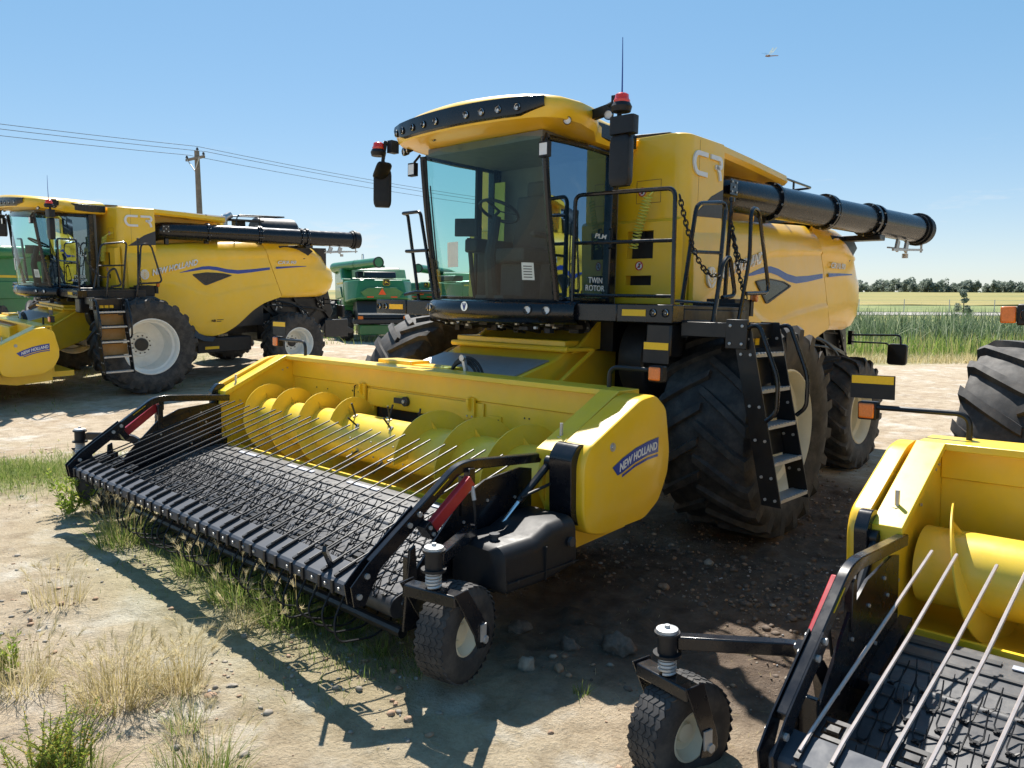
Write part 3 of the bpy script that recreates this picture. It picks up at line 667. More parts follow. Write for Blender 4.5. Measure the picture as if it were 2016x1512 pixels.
    mb = MB(); mb.prism(round_poly([(1.50, -.3), (1.5, .3), (1.22, .80), (.32, .80), (.32, -.80), (1.22, -.80)], .06), 'xy', 2.03, 2.082); mb.build('cab_floor', 'black_plastic', root)
    # headliner
    mb = MB(); mb.bb(.35, 1.42, -.76, .76, 3.50, 3.57); mb.build('headliner', 'cab_trim', root)
    # seat, column, console
    mb = MB(); mb.box((.82, -.02, 2.52), (.48, .50, .14)); mb.box((.60, -.02, 2.86), (.13, .48, .58), Matrix.Rotation(-.12, 3, 'Y')); mb.box((.56, -.02, 3.22), (.09, .26, .16)); mb.bb(.66, .95, -.18, .14, 2.08, 2.45); mb.box((.82, .28, 2.72), (.34, .07, .06)); mb.build('operator_seat', 'seat_cloth', root, bevel=.035, seg=3)
    mb = MB(); mb.box((.90, -.38, 2.62), (.56, .17, .14)); mb.box((1.08, -.36, 2.74), (.06, .05, .16)); mb.bb(.7, 1.0, -.46, -.3, 2.08, 2.58); mb.build('armrest_console', 'black_plastic', root, bevel=.02)
    mb = MB(); mb.tube([(1.20, -.02, 2.08), (1.26, -.02, 2.5), (1.17, -.02, 2.88)], [.075, .06, .045], 10); sc_ = mb.build('steering_column', 'black_plastic', root)
    ax = Vector((-.45, 0, .9)).normalized(); c = Vector((1.14, -.02, 2.94)); u_ = Vector((0, 1, 0)); w_ = ax.cross(u_); mb = MB(); mb.tube([c+(u_*math.cos(a)+w_*math.sin(a))*.20 for a in np.linspace(0, 2*PI, 25)[:-1]], .016, 6, closed=True)
    for a in (0.5, 2.6, 4.7): mb.beam(c, c+(u_*math.cos(a)+w_*math.sin(a))*.2, .03, .012)
    mb.build('steering_wheel', 'black_plastic', sc_)
    mb = MB(); mb.box((1.18, -.44, 2.80), (.035, .24, .18), Matrix.Rotation(.5, 3, 'Z')); mb.tube([(1.15, -.43, 2.70), (1.1, -.42, 2.3), (1.05, -.42, 2.08)], .025, 8); mb.build('monitor', 'black_plastic', root, bevel=.01)
    mb = MB(); mb.bb(.95, 1.25, -.22, .16, 2.085, 2.12); mb.build('footrest', 'grey_plastic', root)
    if variant.get('sticker', True):
        f = lambda u, v, d: (lambda p: (p[0]+.004+d, p[1], p[2]))(ws(u/.80, (v-2.085)/1.47))
        def patch(name, y0, y1, z0, z1, mat):
            m_ = MB(); m_.grid([[f(y0+(y1-y0)*i/4, z0+(z1-z0)*j/4, 0) for i in range(5)] for j in range(5)]); m_.build(name, mat, root)
        patch('window_sticker', .56, .66, 2.26, 2.42, 'paper'); patch('paper_sheet', -.34, -.16, 2.38, 2.62, 'paper')
        m_ = MB()
        for k in range(5): m_.grid([[(lambda q: (q[0]+.002, q[1], q[2]))(f(.575+(.07)*i/2, 2.39-.025*k-.008*j, 0)) for i in range(3)] for j in range(2)])
        m_.build('sticker_print', 'dark_steel', root)
        mb = MB(); mb.bb(.50, .508, -.70, -.55, 2.5, 3.35); mb.build('warning_strip', 'hose_yellow', root); 
    # door decals
    fn = lambda x0, z0: (lambda u, v, d: (x0-u, .842+d, z0+v))
    text_obj('door_decal', 'TWIN', .055, fn(.80, 2.255), 'white', root, thick=.002, bold=.02, width=.22); text_obj('door_decal', 'ROTOR', .055, fn(.84, 2.18), 'white', root, thick=.002, bold=.02, width=.30); text_obj('door_decal', 'PLM', .045, fn(.72, 2.68), 'white', root, thick=.002, bold=.02, shear=.2, width=.19)
    # wipers on the right edge of the screen
    mb = MB()
    for k, (u0, u1) in enumerate(((-.90, -.80), (-.97, -.92))):
        mb.tube([(p[0]+.03, p[1], p[2]) for p in (ws(u0, .97), ws(u0+.02, .6), ws(u1, .28))], .010, 5); mb.tube([(p[0]+.018, p[1]+.02, p[2]) for p in (ws(u0+.03, .78), ws(u1+.02, .2))], .007, 5)
    mb.build('wiper', 'black_plastic', root)
    # roof
    zl = lambda x, y: 3.535+.055*sm(.8, 1.5, x)
    mb = MB(); mb.loft([roof_loop(.90, lambda x, y: zl(x, y)+.0, shrink_y=.86), roof_loop(.985, lambda x, y: zl(x, y)+.02, shrink_y=.97), roof_loop(1.0, lambda x, y: zl(x, y)+.075), roof_loop(1.0, lambda x, y: 3.70+.05*sm(.5, 1.5, x)-.02*(y/1.05)**2, fwd=.01), roof_loop(.985, lambda x, y: 3.765+.045*sm(.4, 1.4, x)-.035*(y/1.05)**2, fwd=.0), roof_loop(.93, lambda x, y: 3.815+.04*sm(.4, 1.3, x)-.05*(y/1.05)**2), roof_loop(.75, lambda x, y: 3.838+.025*sm(.4, 1.2, x)-.03*(y/1.05)**2), roof_loop(.3, 3.858)])
    rf = mb.build('cab_roof', 'yellow', root, smooth=40)
    # black light band across the front
    h = ROOF_OUT(); band = [(x, y) for x, y in h[:6]]; band = [(x, -y) for x, y in reversed(band[1:])]+band
    den = []
    for (a, b) in zip(band, band[1:]):
        for t in range(4): den.append((a[0]+(b[0]-a[0])*t/4, a[1]+(b[1]-a[1])*t/4))
    den.append(band[-1]); rows = []
    for x, y in den:
        e = abs(y)/.98; w0 = 3.64+.06*max(0, e-.78)/.22; w1 = 3.795-.02*e*e-.0*max(0, e-.8); nx = 1.0; ny = y*.42; nl = math.hypot(nx, ny); nx /= nl; ny /= nl
        rows.append([(x+nx*q, y+ny*q, z) for q, z in ((-.03, w0-.02), (.022, w0), (.032, (w0+w1)/2), (.024, w1), (-.02, w1+.01))])
    mb = MB(); mb.grid(rows); mb.build('light_band', 'black_gloss', rf)
    for y in (.20, .38, .56, .75, -.20, -.38, -.56, -.75, .9, -.9):
        x = float(np.interp(abs(y), [q[1] for q in h[:7]], [q[0] for q in h[:7]])); nrm = Vector((1, y*.42, -.05)).normalized()
        if y == .9: continue
        lamp(rf, Vector((x, y, 3.70))+nrm*.034, nrm, .035)
    lamp(rf, (1.66, -.42, 3.60), (.8, -.1, -.5), .03); lamp(rf, (1.45, 1.06, 3.60), (.75, .6, -.25), .036); lamp(rf, (1.45, -1.06, 3.60), (.75, -.6, -.25), .036)
    for s in (1, -1):
        mb = MB(); mb.prism([(1.0, 3.70), (.9, 3.62), (.45, 3.585), (.14, 3.585), (.14, 3.72), (.8, 3.74)], 'xz', s*.862, s*.885); mb.build('roof_side_panel', 'black_gloss', rf, bevel=.006)
        # corner arm, beacon, mirrors
        mb = MB(); mb.beam((1.10, s*1.02, 3.70), (1.18, s*1.32, 3.71), .06, .08); mb.tube([(1.18, s*1.28, 3.74), (1.26, s*1.44, 3.745), (1.38, s*1.54, 3.74)], .018, 8); mb.tube([(1.36, s*1.53, 3.76), (1.38, s*1.55, 3.55), (1.36, s*1.52, 3.44)], .020, 8); mb.box((1.30, s*1.48, 3.70), (.1, .08, .13)); ar_ = mb.build('mirror_arm', 'black_plastic', root)
        bc = (1.41, s*1.59, 3.66); mb = MB(); mb.lathe([(-.06, .02), (-.06, .075), (-.02, .085), (0.01, .07)], 18, bc, (0, 0, 1), True); mb.slot(1); mb.lathe([(.01, .066), (.03, .068), (.045, .058), (.075, .055), (.085, .04), (.088, 0)], 18, bc, (0, 0, 1)); mb.build('beacon', ['black_plastic', 'beacon_red'], ar_)
        lamp(ar_, (1.26, s*1.35, 3.64), (.9, s*.3, -.15), .042)
        if s > 0:
            mb = MB(); mb.loft([[(1.40+dx, 1.62+dy, z) for dx, dy in round_poly([(-.05, -.11), (.06, -.12), (.06, .12), (-.05, .11)], .03, 3)] for z in (3.42, 3.44, 3.54, 3.56)]); mb.build('upper_mirror', 'black_plastic', ar_)
            mb = MB(); mb.loft([[(1.40+dx*k, 1.60+dy*k, z) for dx, dy in round_poly([(-.05, -.09), (.05, -.10), (.05, .10), (-.05, .09)], .03, 3)] for z, k in ((3.01, .8), (3.035, .95), (3.08, 1), (3.35, 1), (3.39, .95), (3.41, .8))]); mb.build('lower_mirror', 'black_plastic', ar_)
            mb = MB(); mb.tube([(1.41, 1.59, 3.74), (1.41, 1.585, 3.95), (1.40, 1.57, 4.19)], [.007, .005, .003], 5); mb.build('antenna', 'blue_decal', ar_)
        else:
            Rm = Matrix.Rotation(.9, 3, 'Z')
            mb = MB(); mb.loft([[Vector((1.36, -1.58, z))+Rm @ Vector((dx*k, dy*k, 0)) for dx, dy in round_poly([(-.05, -.09), (.05, -.10), (.05, .10), (-.05, .09)], .03, 3)] for z, k in ((3.06, .8), (3.09, .95), (3.13, 1), (3.40, 1), (3.44, .95), (3.46, .8))]); mb.build('lower_mirror', 'black_plastic', ar_)
            mb = MB(); mb.loft([[Vector((1.42, -1.48, 3.42))+Matrix.Rotation(1.0, 3, 'X') @ Vector((dx*k, dy*k, z)) for dx, dy in round_poly([(-.1, -.1), (.1, -.1), (.1, .1), (-.1, .1)], .05, 3)] for z, k in ((0, .6), (.02, .95), (.035, 1))]); mb.build('upper_mirror', 'black_plastic', ar_)
    for s in (1, -1):
        mb = MB(); mb.box((1.52, s*.88, 3.37), (.05, .10, .13)); mb.slot(1); mb.box((1.546, s*.88, 3.37), (.004, .085, .10)); mb.build('pillar_light', ['black_plastic', 'lens'], root)
        mb = MB(); mb.tube([(1.46, s*.84, 3.52), (1.52, s*.86, 3.44)], .012, 6); mb.build('pillar_light_bracket', 'black_plastic', root)
    # front bumper under the screen
    def bl_(k, z, sc_=1.0):
        P = []
        for i in range(25):
            u = -1+2*i/24; x = 1.60-.42*abs(u)**2.6; P.append((x*1.0+(sc_-1)*.6, u*.98, z+(.015 if abs(u) > .8 else 0)))
        return P
    def ring(z, ox): 
        F_ = [(x+ox, y, z) for x, y, _ in bl_(0, z)]; return F_+[(1.0, .90, z), (1.0, -.90, z)]
    mb = MB(); mb.loft([ring(1.86, -.07), ring(1.89, -.015), ring(1.95, .01), ring(2.02, .0), ring(2.055, -.03), ring(2.07, -.08)]); bp = mb.build('front_bumper', 'black_gloss', root, smooth=60)
    for y in (.66, .80, -.66, -.80):
        x = 1.60-.42*abs(y/.98)**2.6; nrm = Vector((1, y*.55, 0)).normalized(); lamp(bp, Vector((x, y, 1.985))+nrm*.012, nrm, .042, 'headlight')
    mb = MB(); mb.disc((1.602, 0, 2.005), (1, 0, 0), .045, .012, 20); bd = mb.build('emblem', 'chrome', bp)
    mb = MB()
    for k in (-1, 0, 1): mb.beam((1.6155, 0, 1.97), (1.6155, k*.022, 2.035), .008, .002, up=(1, 0, 0))
    mb.build('emblem_leaf', 'blue_decal', bd)
    lamp(root, (1.47, -.24, 1.87), (1, 0, -.1), .04)
    # side beams with lamps, platform, railings
    for s in (1, -1):
        mb = MB(); mb.prism(round_poly([(1.14, s*.93), (1.14, s*1.42), (.96, s*1.42), (.96, s*.93)], .01, 2), 'xy', 1.90, 2.055); mb.prism(round_poly([(1.14, s*1.432), (1.14, s*1.97), (.96, s*1.97), (.96, s*1.432)], .02, 2), 'xy', 1.905, 2.06) if s < 0 else mb.prism([(1.14, 1.422), (1.14, 1.98), (.96, 1.98), (.96, 1.422)], 'xy', 1.90, 2.055)
        bm_ = mb.build('platform_beam', 'black_gloss', root, bevel=.008)
        for y in (1.79, 1.91): lamp(bm_, (1.143, s*y, 1.985), (1, 0, 0), .036, 'marker_light')
        mb = MB(); mb.bb(1.141, 1.145, s*1.48, s*1.72, 1.955, 2.01); mb.build('reflector', 'reflector_yellow', bm_)
    mb = MB(); mb.bb(-.15, .96, 1.46, 1.98, 2.02, 2.055); mb.bb(.0, .96, .86, 1.46, 2.02, 2.054); mb.bb(-.15, .96, 1.955, 1.985, 1.88, 2.02); mb.build('platform_floor', 'dark_steel', root, bevel=.006)
    mb = MB(); mb.bb(.2, .95, -1.5, -.86, 2.02, 2.055); mb.build('platform_floor', 'dark_steel', root)
    T = .019
    mb = MB(); mb.tube(fillet([(1.08, .88, 2.06), (1.08, .88, 3.03), (1.08, 1.92, 3.01), (1.08, 1.94, 2.06)], .08), T, 8); mb.tube([(1.08, .88, 2.60), (1.08, 1.93, 2.585)], T*.85, 8); mb.tube([(1.08, .88, 2.13), (1.08, 1.94, 2.125)], T*.8, 8); mb.build('front_rail', 'black_gloss', root)
    mb = MB(); mb.tube(fillet([(.80, 1.86, 2.06), (.62, 1.86, 2.94), (.14, 1.88, 3.0), (.26, 1.90, 2.06)], .08), T, 8); mb.tube([(.70, 1.86, 2.52), (.20, 1.89, 2.54)], T*.8, 8); mb.tube([(1.08, 1.94, 2.09), (.30, 1.90, 2.08)], T*.7, 8); mb.build('gate_rail', 'black_gloss', root)
    mb = MB(); mb.tube([(-.07, 1.80, 2.0), (-.12, 1.80, 3.05)], T*1.1, 8); mb.lathe([(-.03, 0), (-.02, .03), (.02, .03), (.03, 0)], 10, (-.12, 1.80, 3.06), (0, 0, 1)); mb.build('rail_post', 'black_gloss', root)
    mb = MB(); mb.tube(fillet([(.06, 2.02, 1.92), (-.02, 2.06, 2.5), (-.08, 2.02, 2.97), (-.28, 2.0, 2.97), (-.46, 2.06, 2.20), (.02, 2.06, 2.18)], .10, 6), T, 8); mb.build('ladder_rail', 'black_gloss', root)
    mb = MB(); mb.tube(fillet([(.82, 2.02, 1.86), (.66, 2.08, 1.86), (.60, 2.12, 2.42), (.48, 2.12, 2.5), (.38, 2.14, 2.15), (.58, 2.12, 2.13)], .07, 6), T, 8); mb.build('ladder_rail', 'black_gloss', root)
    chain(root, catenary((1.06, 1.95, 2.95), (.62, 2.12, 2.33), .22)); chain(root, catenary((-.10, 1.82, 2.85), (-.02, 2.06, 2.1), .10)); chain(root, catenary((-.12, 1.83, 2.75), (.0, 2.05, 2.5), .12))
    mb = MB(); mb.tube(fillet([(1.10, -1.0, 2.06), (1.10, -1.25, 3.02), (1.10, -1.56, 3.02), (1.02, -1.56, 3.02), (1.02, -1.35, 2.06)], .05), T, 8); mb.tube([(1.10, -1.12, 2.6), (1.10, -1.48, 2.6), (1.0, -1.48, 2.6)], T, 8); mb.tube([(1.1, -1.0, 2.15), (1.1, -1.3, 2.15), (1.1, -1.5, 2.12)], T, 8); mb.build('front_rail', 'black_gloss', root)
    # corner box behind the platform, side lamp
    mb = MB(); mb.bb(-.36, -.05, 1.62, 1.92, 1.92, 2.13); mb.bb(-.15, -.02, 1.47, 1.98, 2.05, 2.09); mb.build('battery_box', 'black_plastic', root, bevel=.01)
    mb = MB(); mb.box((-.42, 1.93, 2.16), (.055, .07, .10)); sl = mb.build('side_marker', 'amber', root, bevel=.012); mb = MB(); mb.box((-.40, 1.90, 2.05), (.06, .05, .16)); mb.build('marker_bracket', 'black_plastic', sl)
    # ladder
    lad = empty('ladder', parent=root)
    def yy(z): return 2.63+(1.9-z)*.235
    for x in (1.06, .54):
        mb = MB(); mb.loft([[(x, yy(z)-.16, z), (x, yy(z), z), (x-.012, yy(z), z), (x-.012, yy(z)-.16, z)] for z in (1.93, .52)]); mb.slot(1)
        mb.bolts([(x+.001, yy(z)-.16+o_, z) for z in (1.80, 1.68, 1.28, 1.02, .74, .57) for o_ in (.04, .12)], (1, 0, 0), .012, .008, 8); mb.build('stringer', ['black_paint', 'galv'], lad)
    for k in range(5):
        z = 1.66-k*.277; y = yy(z); mb = MB(); mb.bb(.55, 1.05, y-.14, y+.0, z, z+.028); st = mb.build('step', 'galv', lad, bevel=.004)
        mb = MB()
        for q in range(9): mb.box((.58+q*.055, y-.002, z+.032), (.022, .02, .008))
        mb.build('step_tread', 'galv', st)
    for z0, z1 in ((1.63, 1.43), (1.355, 1.15), (1.075, .87)):
        mb = MB(); zc = (z0+z1)/2; mb.loft([[(.55, yy(z)-.15, z), (1.05, yy(z)-.15, z), (1.05, yy(z)-.14, z), (.55, yy(z)-.14, z)] for z in (z0, z1)]); mb.build('riser_panel', variant.get('riser', 'black_paint'), lad)
    for x in (1.08, .52):
        mb = MB(); mb.tube(fillet([(x, yy(1.85)-.08, 1.86), (x, yy(1.85)+.06, 1.93), (x, yy(1.5)+.16, 1.5), (x, yy(1.25)+.10, 1.25), (x, yy(1.16), 1.18)], .09), .018, 8); mb.build('hand_rail', 'black_gloss', lad)
    mb = MB(); mb.bb(.50, 1.03, 2.0, 2.56, 1.80, 1.92); mb.prism([(1.10, 2.44), (1.10, 2.62), (1.064, 2.62), (1.064, 2.44)], 'xy', 1.72, 1.95); mb.bb(.55, .95, 1.9, 2.02, 1.78, 1.93); mb.slot(1); mb.bolts([(1.10, y, z) for y in (2.48, 2.58) for z in (1.76, 1.90)], (1, 0, 0), .014, .01, 8); mb.build('ladder_bracket', ['black_paint', 'galv'], lad, bevel=.008)
    mb = MB(); mb.bb(.56, 1.04, yy(1.75)-.139, yy(1.75)-.13, 1.72, 1.88); lp = mb.build('ladder_plate', 'black_plastic', lad)
    for k in range(3): MB().box((.92-k*.09, yy(1.75)-.128, 1.78), (.07, .003, .07)).build('warning_label', 'reflector_yellow', lp)
    # front axle bracket frames
    mb = MB(); mb.bb(.55, .9, 1.62, 1.78, 1.55, 2.02); mb.bb(.9, 1.1, 1.7, 1.95, 1.62, 1.90); mb.build('platform_support', 'black_paint', root, bevel=.02)
    mb = MB(); mb.lathe([(0, .40), (.03, .42), (.26, .42), (.28, .40)], 28, (.35, 1.18, 1.55), (0, 1, 0), True); mb.build('drive_cover', 'black_plastic', root)
    # feeder house
    fw = .74
    mb = MB(); mb.prism([(.15, 1.80), (.15, 1.15), (1.95, .45), (2.0, .52), (2.0, 1.30), (1.15, 1.52), (.55, 1.78)], 'xz', -fw, fw); mb.build('feeder_house', 'yellow_metal', root, bevel=.02)
    mb = MB(); mb.loft([[(x, -fw+.02, z+.004), (x, fw-.02, z+.004), (x, fw-.02, z+.016), (x, -fw+.02, z+.016)] for x, z in ((1.95, 1.313), (1.20, 1.507))]); mb.build('feeder_top_plate', 'galv', root)
    mb = MB(); mb.tube([(1.02, -fw-.05, 1.62), (1.02, fw+.06, 1.62)], .03, 10); mb.bb(.72, 1.0, -fw, fw, 1.60, 1.70); mb.build('feeder_cross_tube', 'yellow_metal', root, bevel=.01)
    mb = MB(); mb.tube(fillet([(1.02, .78, 1.62), (.72, .88, 1.62), (1.25, .86, 1.30)], .05), .022, 8); mb.build('feeder_handle', 'yellow_metal', root)
    for y in (-.62, .78):
        mb = MB(); mb.prism([(.45, 1.62), (.95, 1.58), (.75, 1.72), (.5, 1.9)], 'xz', y-.02, y+.02); mb.build('feeder_bracket', 'yellow_metal', root, bevel=.005)
    for y in (.06, .61):
        mb = MB(); mb.lathe([(0, .09), (.04, .09), (.05, .05), (.10, .045), (.10, 0)], 16, (.52, y, 1.82), (1, 0, 0)); mb.slot(1); mb.bolts([(.56, y+.065*math.cos(a), 1.82+.065*math.sin(a)) for a in np.linspace(0, 2*PI, 7)[:-1]], (1, 0, 0), .01, .01); mb.build('rotor_bearing', ['dark_steel', 'galv'], root)
    mb = MB(); mb.bb(.1, .52, -.85, .95, 1.6, 2.02)
    for k in range(9): y = -.8+k*.17+random.uniform(-.03, .03); mb.tube([(.6+random.uniform(0, .5), y, 1.88), (.9, y+.1, 1.80+random.uniform(-.05, .05)), (1.3, y-.05, 1.86)], .014, 5)
    for k in range(26): mb.box((random.uniform(.75, 1.35), random.uniform(-.8, .85), random.uniform(1.78, 1.90)), (random.uniform(.04, .16), random.uniform(.04, .14), random.uniform(.03, .08)))
    mb.slot(1)
    for k in range(22): mb.box((random.uniform(1.0, 1.42), random.uniform(-.7, .8), random.uniform(1.80, 1.87)), (random.uniform(.02, .05), random.uniform(.02, .06), .02))
    mb.build('cab_underframe', ['skin_black', 'galv'], root)
    # work mirror / camera bracket at the rear
    for s in (1, -1):
        mb = MB(); mb.tube(fillet([(-4.9, s*1.28, 1.72), (-4.9, s*1.95, 1.74), (-4.9, s*1.98, 1.45)], .05), .014, 6); mb.tube(fillet([(-4.9, s*1.28, 1.62), (-4.9, s*1.80, 1.62), (-4.9, s*1.83, 1.45)], .05), .012, 6); mb.box((-4.9, s*1.28, 1.68), (.08, .06, .2))
        a_ = mb.build('rear_lamp_arm', 'black_gloss', root); mb = MB(); mb.loft([[(x, s*1.92+dy*k, 1.47+dz*k) for dy, dz in round_poly([(-.13, -.15), (.13, -.15), (.13, .15), (-.13, .15)], .05, 4)] for x, k in ((-4.96, .85), (-4.95, .97), (-4.93, 1), (-4.89, .96), (-4.88, .85))]); mb.build('rear_lamp_housing', 'black_plastic', a_)
    return root
# ------------------------------------------------------------------ pickup header (same axes as the harvester that carries it)
H0 = Vector((3.0, 0, 0))
def caster_tyre_mesh():
    R, W, r = .262, .20, .115; h = W/2
    mb = MB(); prof = [(-h*.62, r), (-h*.9, r+.02), (-h, r+.06), (-h*.97, R-.035), (-h*.80, R-.008), (-h*.45, R-.001), (0, R)]
    prof = prof+[(-a, q) for a, q in reversed(prof[:-1])]; mb.lathe(prof, 40)
    # zigzag tread ribs
    n = 34
    for a in (-.072, -.036, 0, .036, .072):
        ro = R+.003-(abs(a)/h)**3*.012
        for k in range(n):
            t0 = 2*PI*k/n; dt = 2*PI/n
            P = []
            for q, (fa, sh) in enumerate(((0, -.008), (.5, .008), (.94, -.006))):
                an = t0+dt*fa
                for w_ in (-.013, .013): P.append((math.cos(an)*ro, a+sh+w_, math.sin(an)*ro))
            Pi = [(x*.97, y, z*.97) for x, y, z in P]
            mb.add(P+Pi, [(0, 1, 3, 2), (2, 3, 5, 4), (0, 2, 8, 6), (2, 4, 10, 8), (1, 7, 9, 3), (3, 9, 11, 5), (0, 6, 7, 1), (4, 5, 11, 10)])
    return mb.mesh('tyre', 'rubber')
def caster_rim_mesh():
    r = .118; mb = MB(); mb.lathe([(.072, r+.004), (.076, r-.006), (.05, r-.02), (.02, r-.035), (.01, .05), (.035, .045), (.04, .02), (.04, 0)], 28); mb.lathe([(-.072, r+.004), (-.076, r-.006), (-.05, r-.02), (-.02, r-.035), (-.01, .05), (-.035, .045), (-.04, 0)], 28)
    return mb.mesh('caster_wheel', 'cream_rim')
def tine_mesh():
    mb = MB()
    for s in (-1, 1):
        y = s*.026
        mb.tube([(.0, y*.5, .006), (-.018, y, .016), (-.05, y*1.05, .045), (-.085, y*1.1, .075), (-.10, y*1.12, .10)], [.0046, .0044, .004, .0036, .003], 4)
    mb.box((.004, 0, .004), (.026, .034, .008)); mb.box((.010, 0, .010), (.010, .010, .006))
    return mb.mesh('pickup_tine', 'black_plastic')
_hm = {}
def build_header(detail=True, right_caster=2.49, right_trail=.215, rod_r=.006):
    root = empty('pickup_header'); O = H0
    def B(mb, name, mats, parent=root, **k): return mb.build(name, mats, parent, off=O, **k)
    YW = 2.14
    # back sheet with a stepped upper board, feeder opening and tailgate
    mb = MB(); 
    for y0, y1 in ((-YW, -.72), (.72, YW)): mb.bb(2.08, 2.115, y0, y1, .42, 1.205)
    mb.bb(2.08, 2.115, -.72, .72, 1.02, 1.205); mb.bb(2.08, 2.115, -.72, .72, .42, .52); B(mb, 'back_sheet', 'yellow_metal')
    mb = MB(); mb.bb(2.075, 2.135, -YW, YW, 1.209, 1.39); B(mb, 'upper_board', 'yellow_metal', bevel=.006)
    mb = MB(); mb.bb(1.98, 2.25, -YW-.1, YW+.1, 1.392, 1.435); mb.bb(1.98, 2.02, -YW-.1, YW+.1, 1.2, 1.392); B(mb, 'top_beam', 'yellow_metal', bevel=.006)
    mb = MB(); mb.bb(2.02, 2.07, -.72, .72, .5, 1.05); B(mb, 'feeder_opening', 'skin_black')
    tg = MB(); tg.bb(2.117, 2.135, -.80, .80, 1.03, 1.19); tg = B(tg, 'tailgate', 'yellow_metal', bevel=.004)
    for y in (-.86, .66):
        mb = MB(); mb.bb(2.136, 2.16, y-.05, y+.05, 1.06, 1.23); mb.prism([(2.136, 1.24), (2.19, 1.22), (2.19, 1.16), (2.15, 1.10), (2.136, 1.10)], 'xz', y-.012, y+.012); mb.slot(1); mb.bolts([(2.16, y+a, z) for a in (-.03, .03) for z in (1.075,)], (1, 0, 0), .008, .006); B(mb, 'tailgate_hinge', ['yellow_metal', 'galv'], tg)
    mb = MB(); mb.disc((2.136, -.20, 1.115), (1, 0, 0), .045, .03, 18); mb.box((2.16, -.28, 1.115), (.02, .14, .05)); mb.slot(1); mb.disc((2.165, -.20, 1.115), (1, 0, 0), .018, .02, 10); B(mb, 'latch', ['grey_plastic', 'galv'], tg)
    for (y0, y1, z0, z1) in ((-1.08, -.92, .95, 1.17), (.84, 1.0, .93, 1.10)):
        bp_ = B(MB().bb(2.117, 2.128, y0, y1, z0, z1), 'backing_plate', 'yellow_metal')
        for y in (y0+.03, y1-.03):
            for z in (z0+.03, z1-.03): B(MB().disc((2.128, y, z), (1, 0, 0), .008, .006, 6), 'bolt', 'dark_steel', bp_)
    for y in (-1.7, -1.5, 1.25, 1.3, 1.75):
        for z in (.92, 1.12): B(MB().disc((2.115, y, z), (1, 0, 0), .007, .006, 6), 'sheet_bolt', 'dark_steel')
    mb = MB(); mb.tube(fillet([(2.13, -1.02, .95), (2.13, -1.02, 1.19), (2.15, -.97, 1.20)], .02), .006, 5); mb.tube(arc((2.14, 1.86, 1.27), .06, -.7, .9, 6, 'yz'), .008, 5); B(mb, 'cable', 'skin_black')
    # trough floor
    tr = [(2.10, .60), (2.14, .53), (2.25, .475), (2.42, .46), (2.62, .475), (2.80, .52), (2.92, .57)]
    mb = MB(); mb.grid([[(x, -YW, z) for x, z in tr], [(x, YW, z) for x, z in tr]]); mb.grid([[(x, -YW, z-.02) for x, z in tr], [(x, YW, z-.02) for x, z in tr]]); mb.bb(2.90, 2.925, -YW, YW, .40, .57); B(mb, 'trough_floor', 'yellow_metal')
    for s in (1, -1):
        poly = [(2.0, .40), (2.0, 1.39), (2.24, 1.39), (2.93, 1.045), (2.97, .98), (2.965, .80), (2.90, .69), (2.95, .60), (2.93, .42), (2.6, .36)]
        mb = MB(); mb.prism(poly, 'xz', s*(YW+.002), s*(YW+.03)); mb.slot(1); mb.bolts([(x, s*(YW-.004), z) for x, z in ((2.2, 1.30), (2.26, 1.28), (2.5, 1.12), (2.75, .98), (2.84, .78))], (0, -s, 0), .009, .008); ep = B(mb, 'end_plate', ['yellow_metal', 'galv'])
        mb = MB(); mb.loft([[(2.24, s*(YW-.05), 1.438), (2.24, s*(YW+.11), 1.438), (2.24, s*(YW+.11), 1.36), (2.24, s*(YW-.05), 1.40)], [(2.94, s*(YW-.05), 1.09), (2.94, s*(YW+.11), 1.09), (2.94, s*(YW+.11), .98), (2.94, s*(YW-.05), 1.04)]]); mb.bb(2.86, 2.94, s*(YW+.035), s*(YW+.12), .50, 1.02); B(mb, 'end_beam', 'yellow_metal', ep, bevel=.005)
        mb = MB(); mb.tube([(2.78, s*(YW+.03), 1.15), (2.78, s*(YW+.03), 1.25)], .012, 6); mb.disc((2.78, s*(YW+.03), 1.15), (0, 0, 1), .03, .01, 8); B(mb, 'lug_bolt', 'galv', ep)
        # moulded end shield
        sh = round_poly([(2.74, .55), (2.90, .59), (2.945, .72), (2.955, 1.04), (2.91, 1.14), (2.34, 1.41), (2.16, 1.43), (2.02, 1.33), (1.955, 1.02), (1.965, .86), (2.07, .67), (2.25, .57)], .05, 3); yo_ = 2.50 if s > 0 else 2.37; yi_ = 2.29 if s > 0 else 2.27
        cx, cz = 2.4, .98
        def ring(k, y): return [(cx+(x-cx)*k, s*y, cz+(z-cz)*k) for x, z in sh]
        mb = MB(); mb.loft([ring(1.0, yi_), ring(1.0, yo_-.03), ring(.995, yo_-.012), ring(.982, yo_-.002), ring(.965, yo_), ring(.5, yo_+.004)]); sd = B(mb, 'end_shield', 'yellow', smooth=45)
        mb = MB(); mb.prism(round_poly([(2.90, .62), (2.995, .70), (3.01, 1.08), (2.94, 1.16), (2.86, 1.15), (2.88, 1.0)], .03, 3), 'xz', s*(yi_-.03), s*(yo_-.06)); B(mb, 'shield_nose', 'black_gloss', bevel=.012)
        mb = MB(); mb.lathe([(.0, .03), (.008, .028), (.004, .016), (.012, .012), (.012, 0)], 14, (2.66, s*(yo_), 1.12), (0, s, 0)); B(mb, 'shield_screw', 'galv', sd)
        # blue name plate on the shield
        def sp(x, z, d): return (x, s*(yo_+.004+d), z)
        up = [(2.66, .985), (2.55, 1.035), (2.4, 1.085), (2.25, 1.115), (2.12, 1.13)]; lo = [(2.60, .925), (2.55, .935), (2.4, .985), (2.25, 1.015), (2.12, 1.025)]
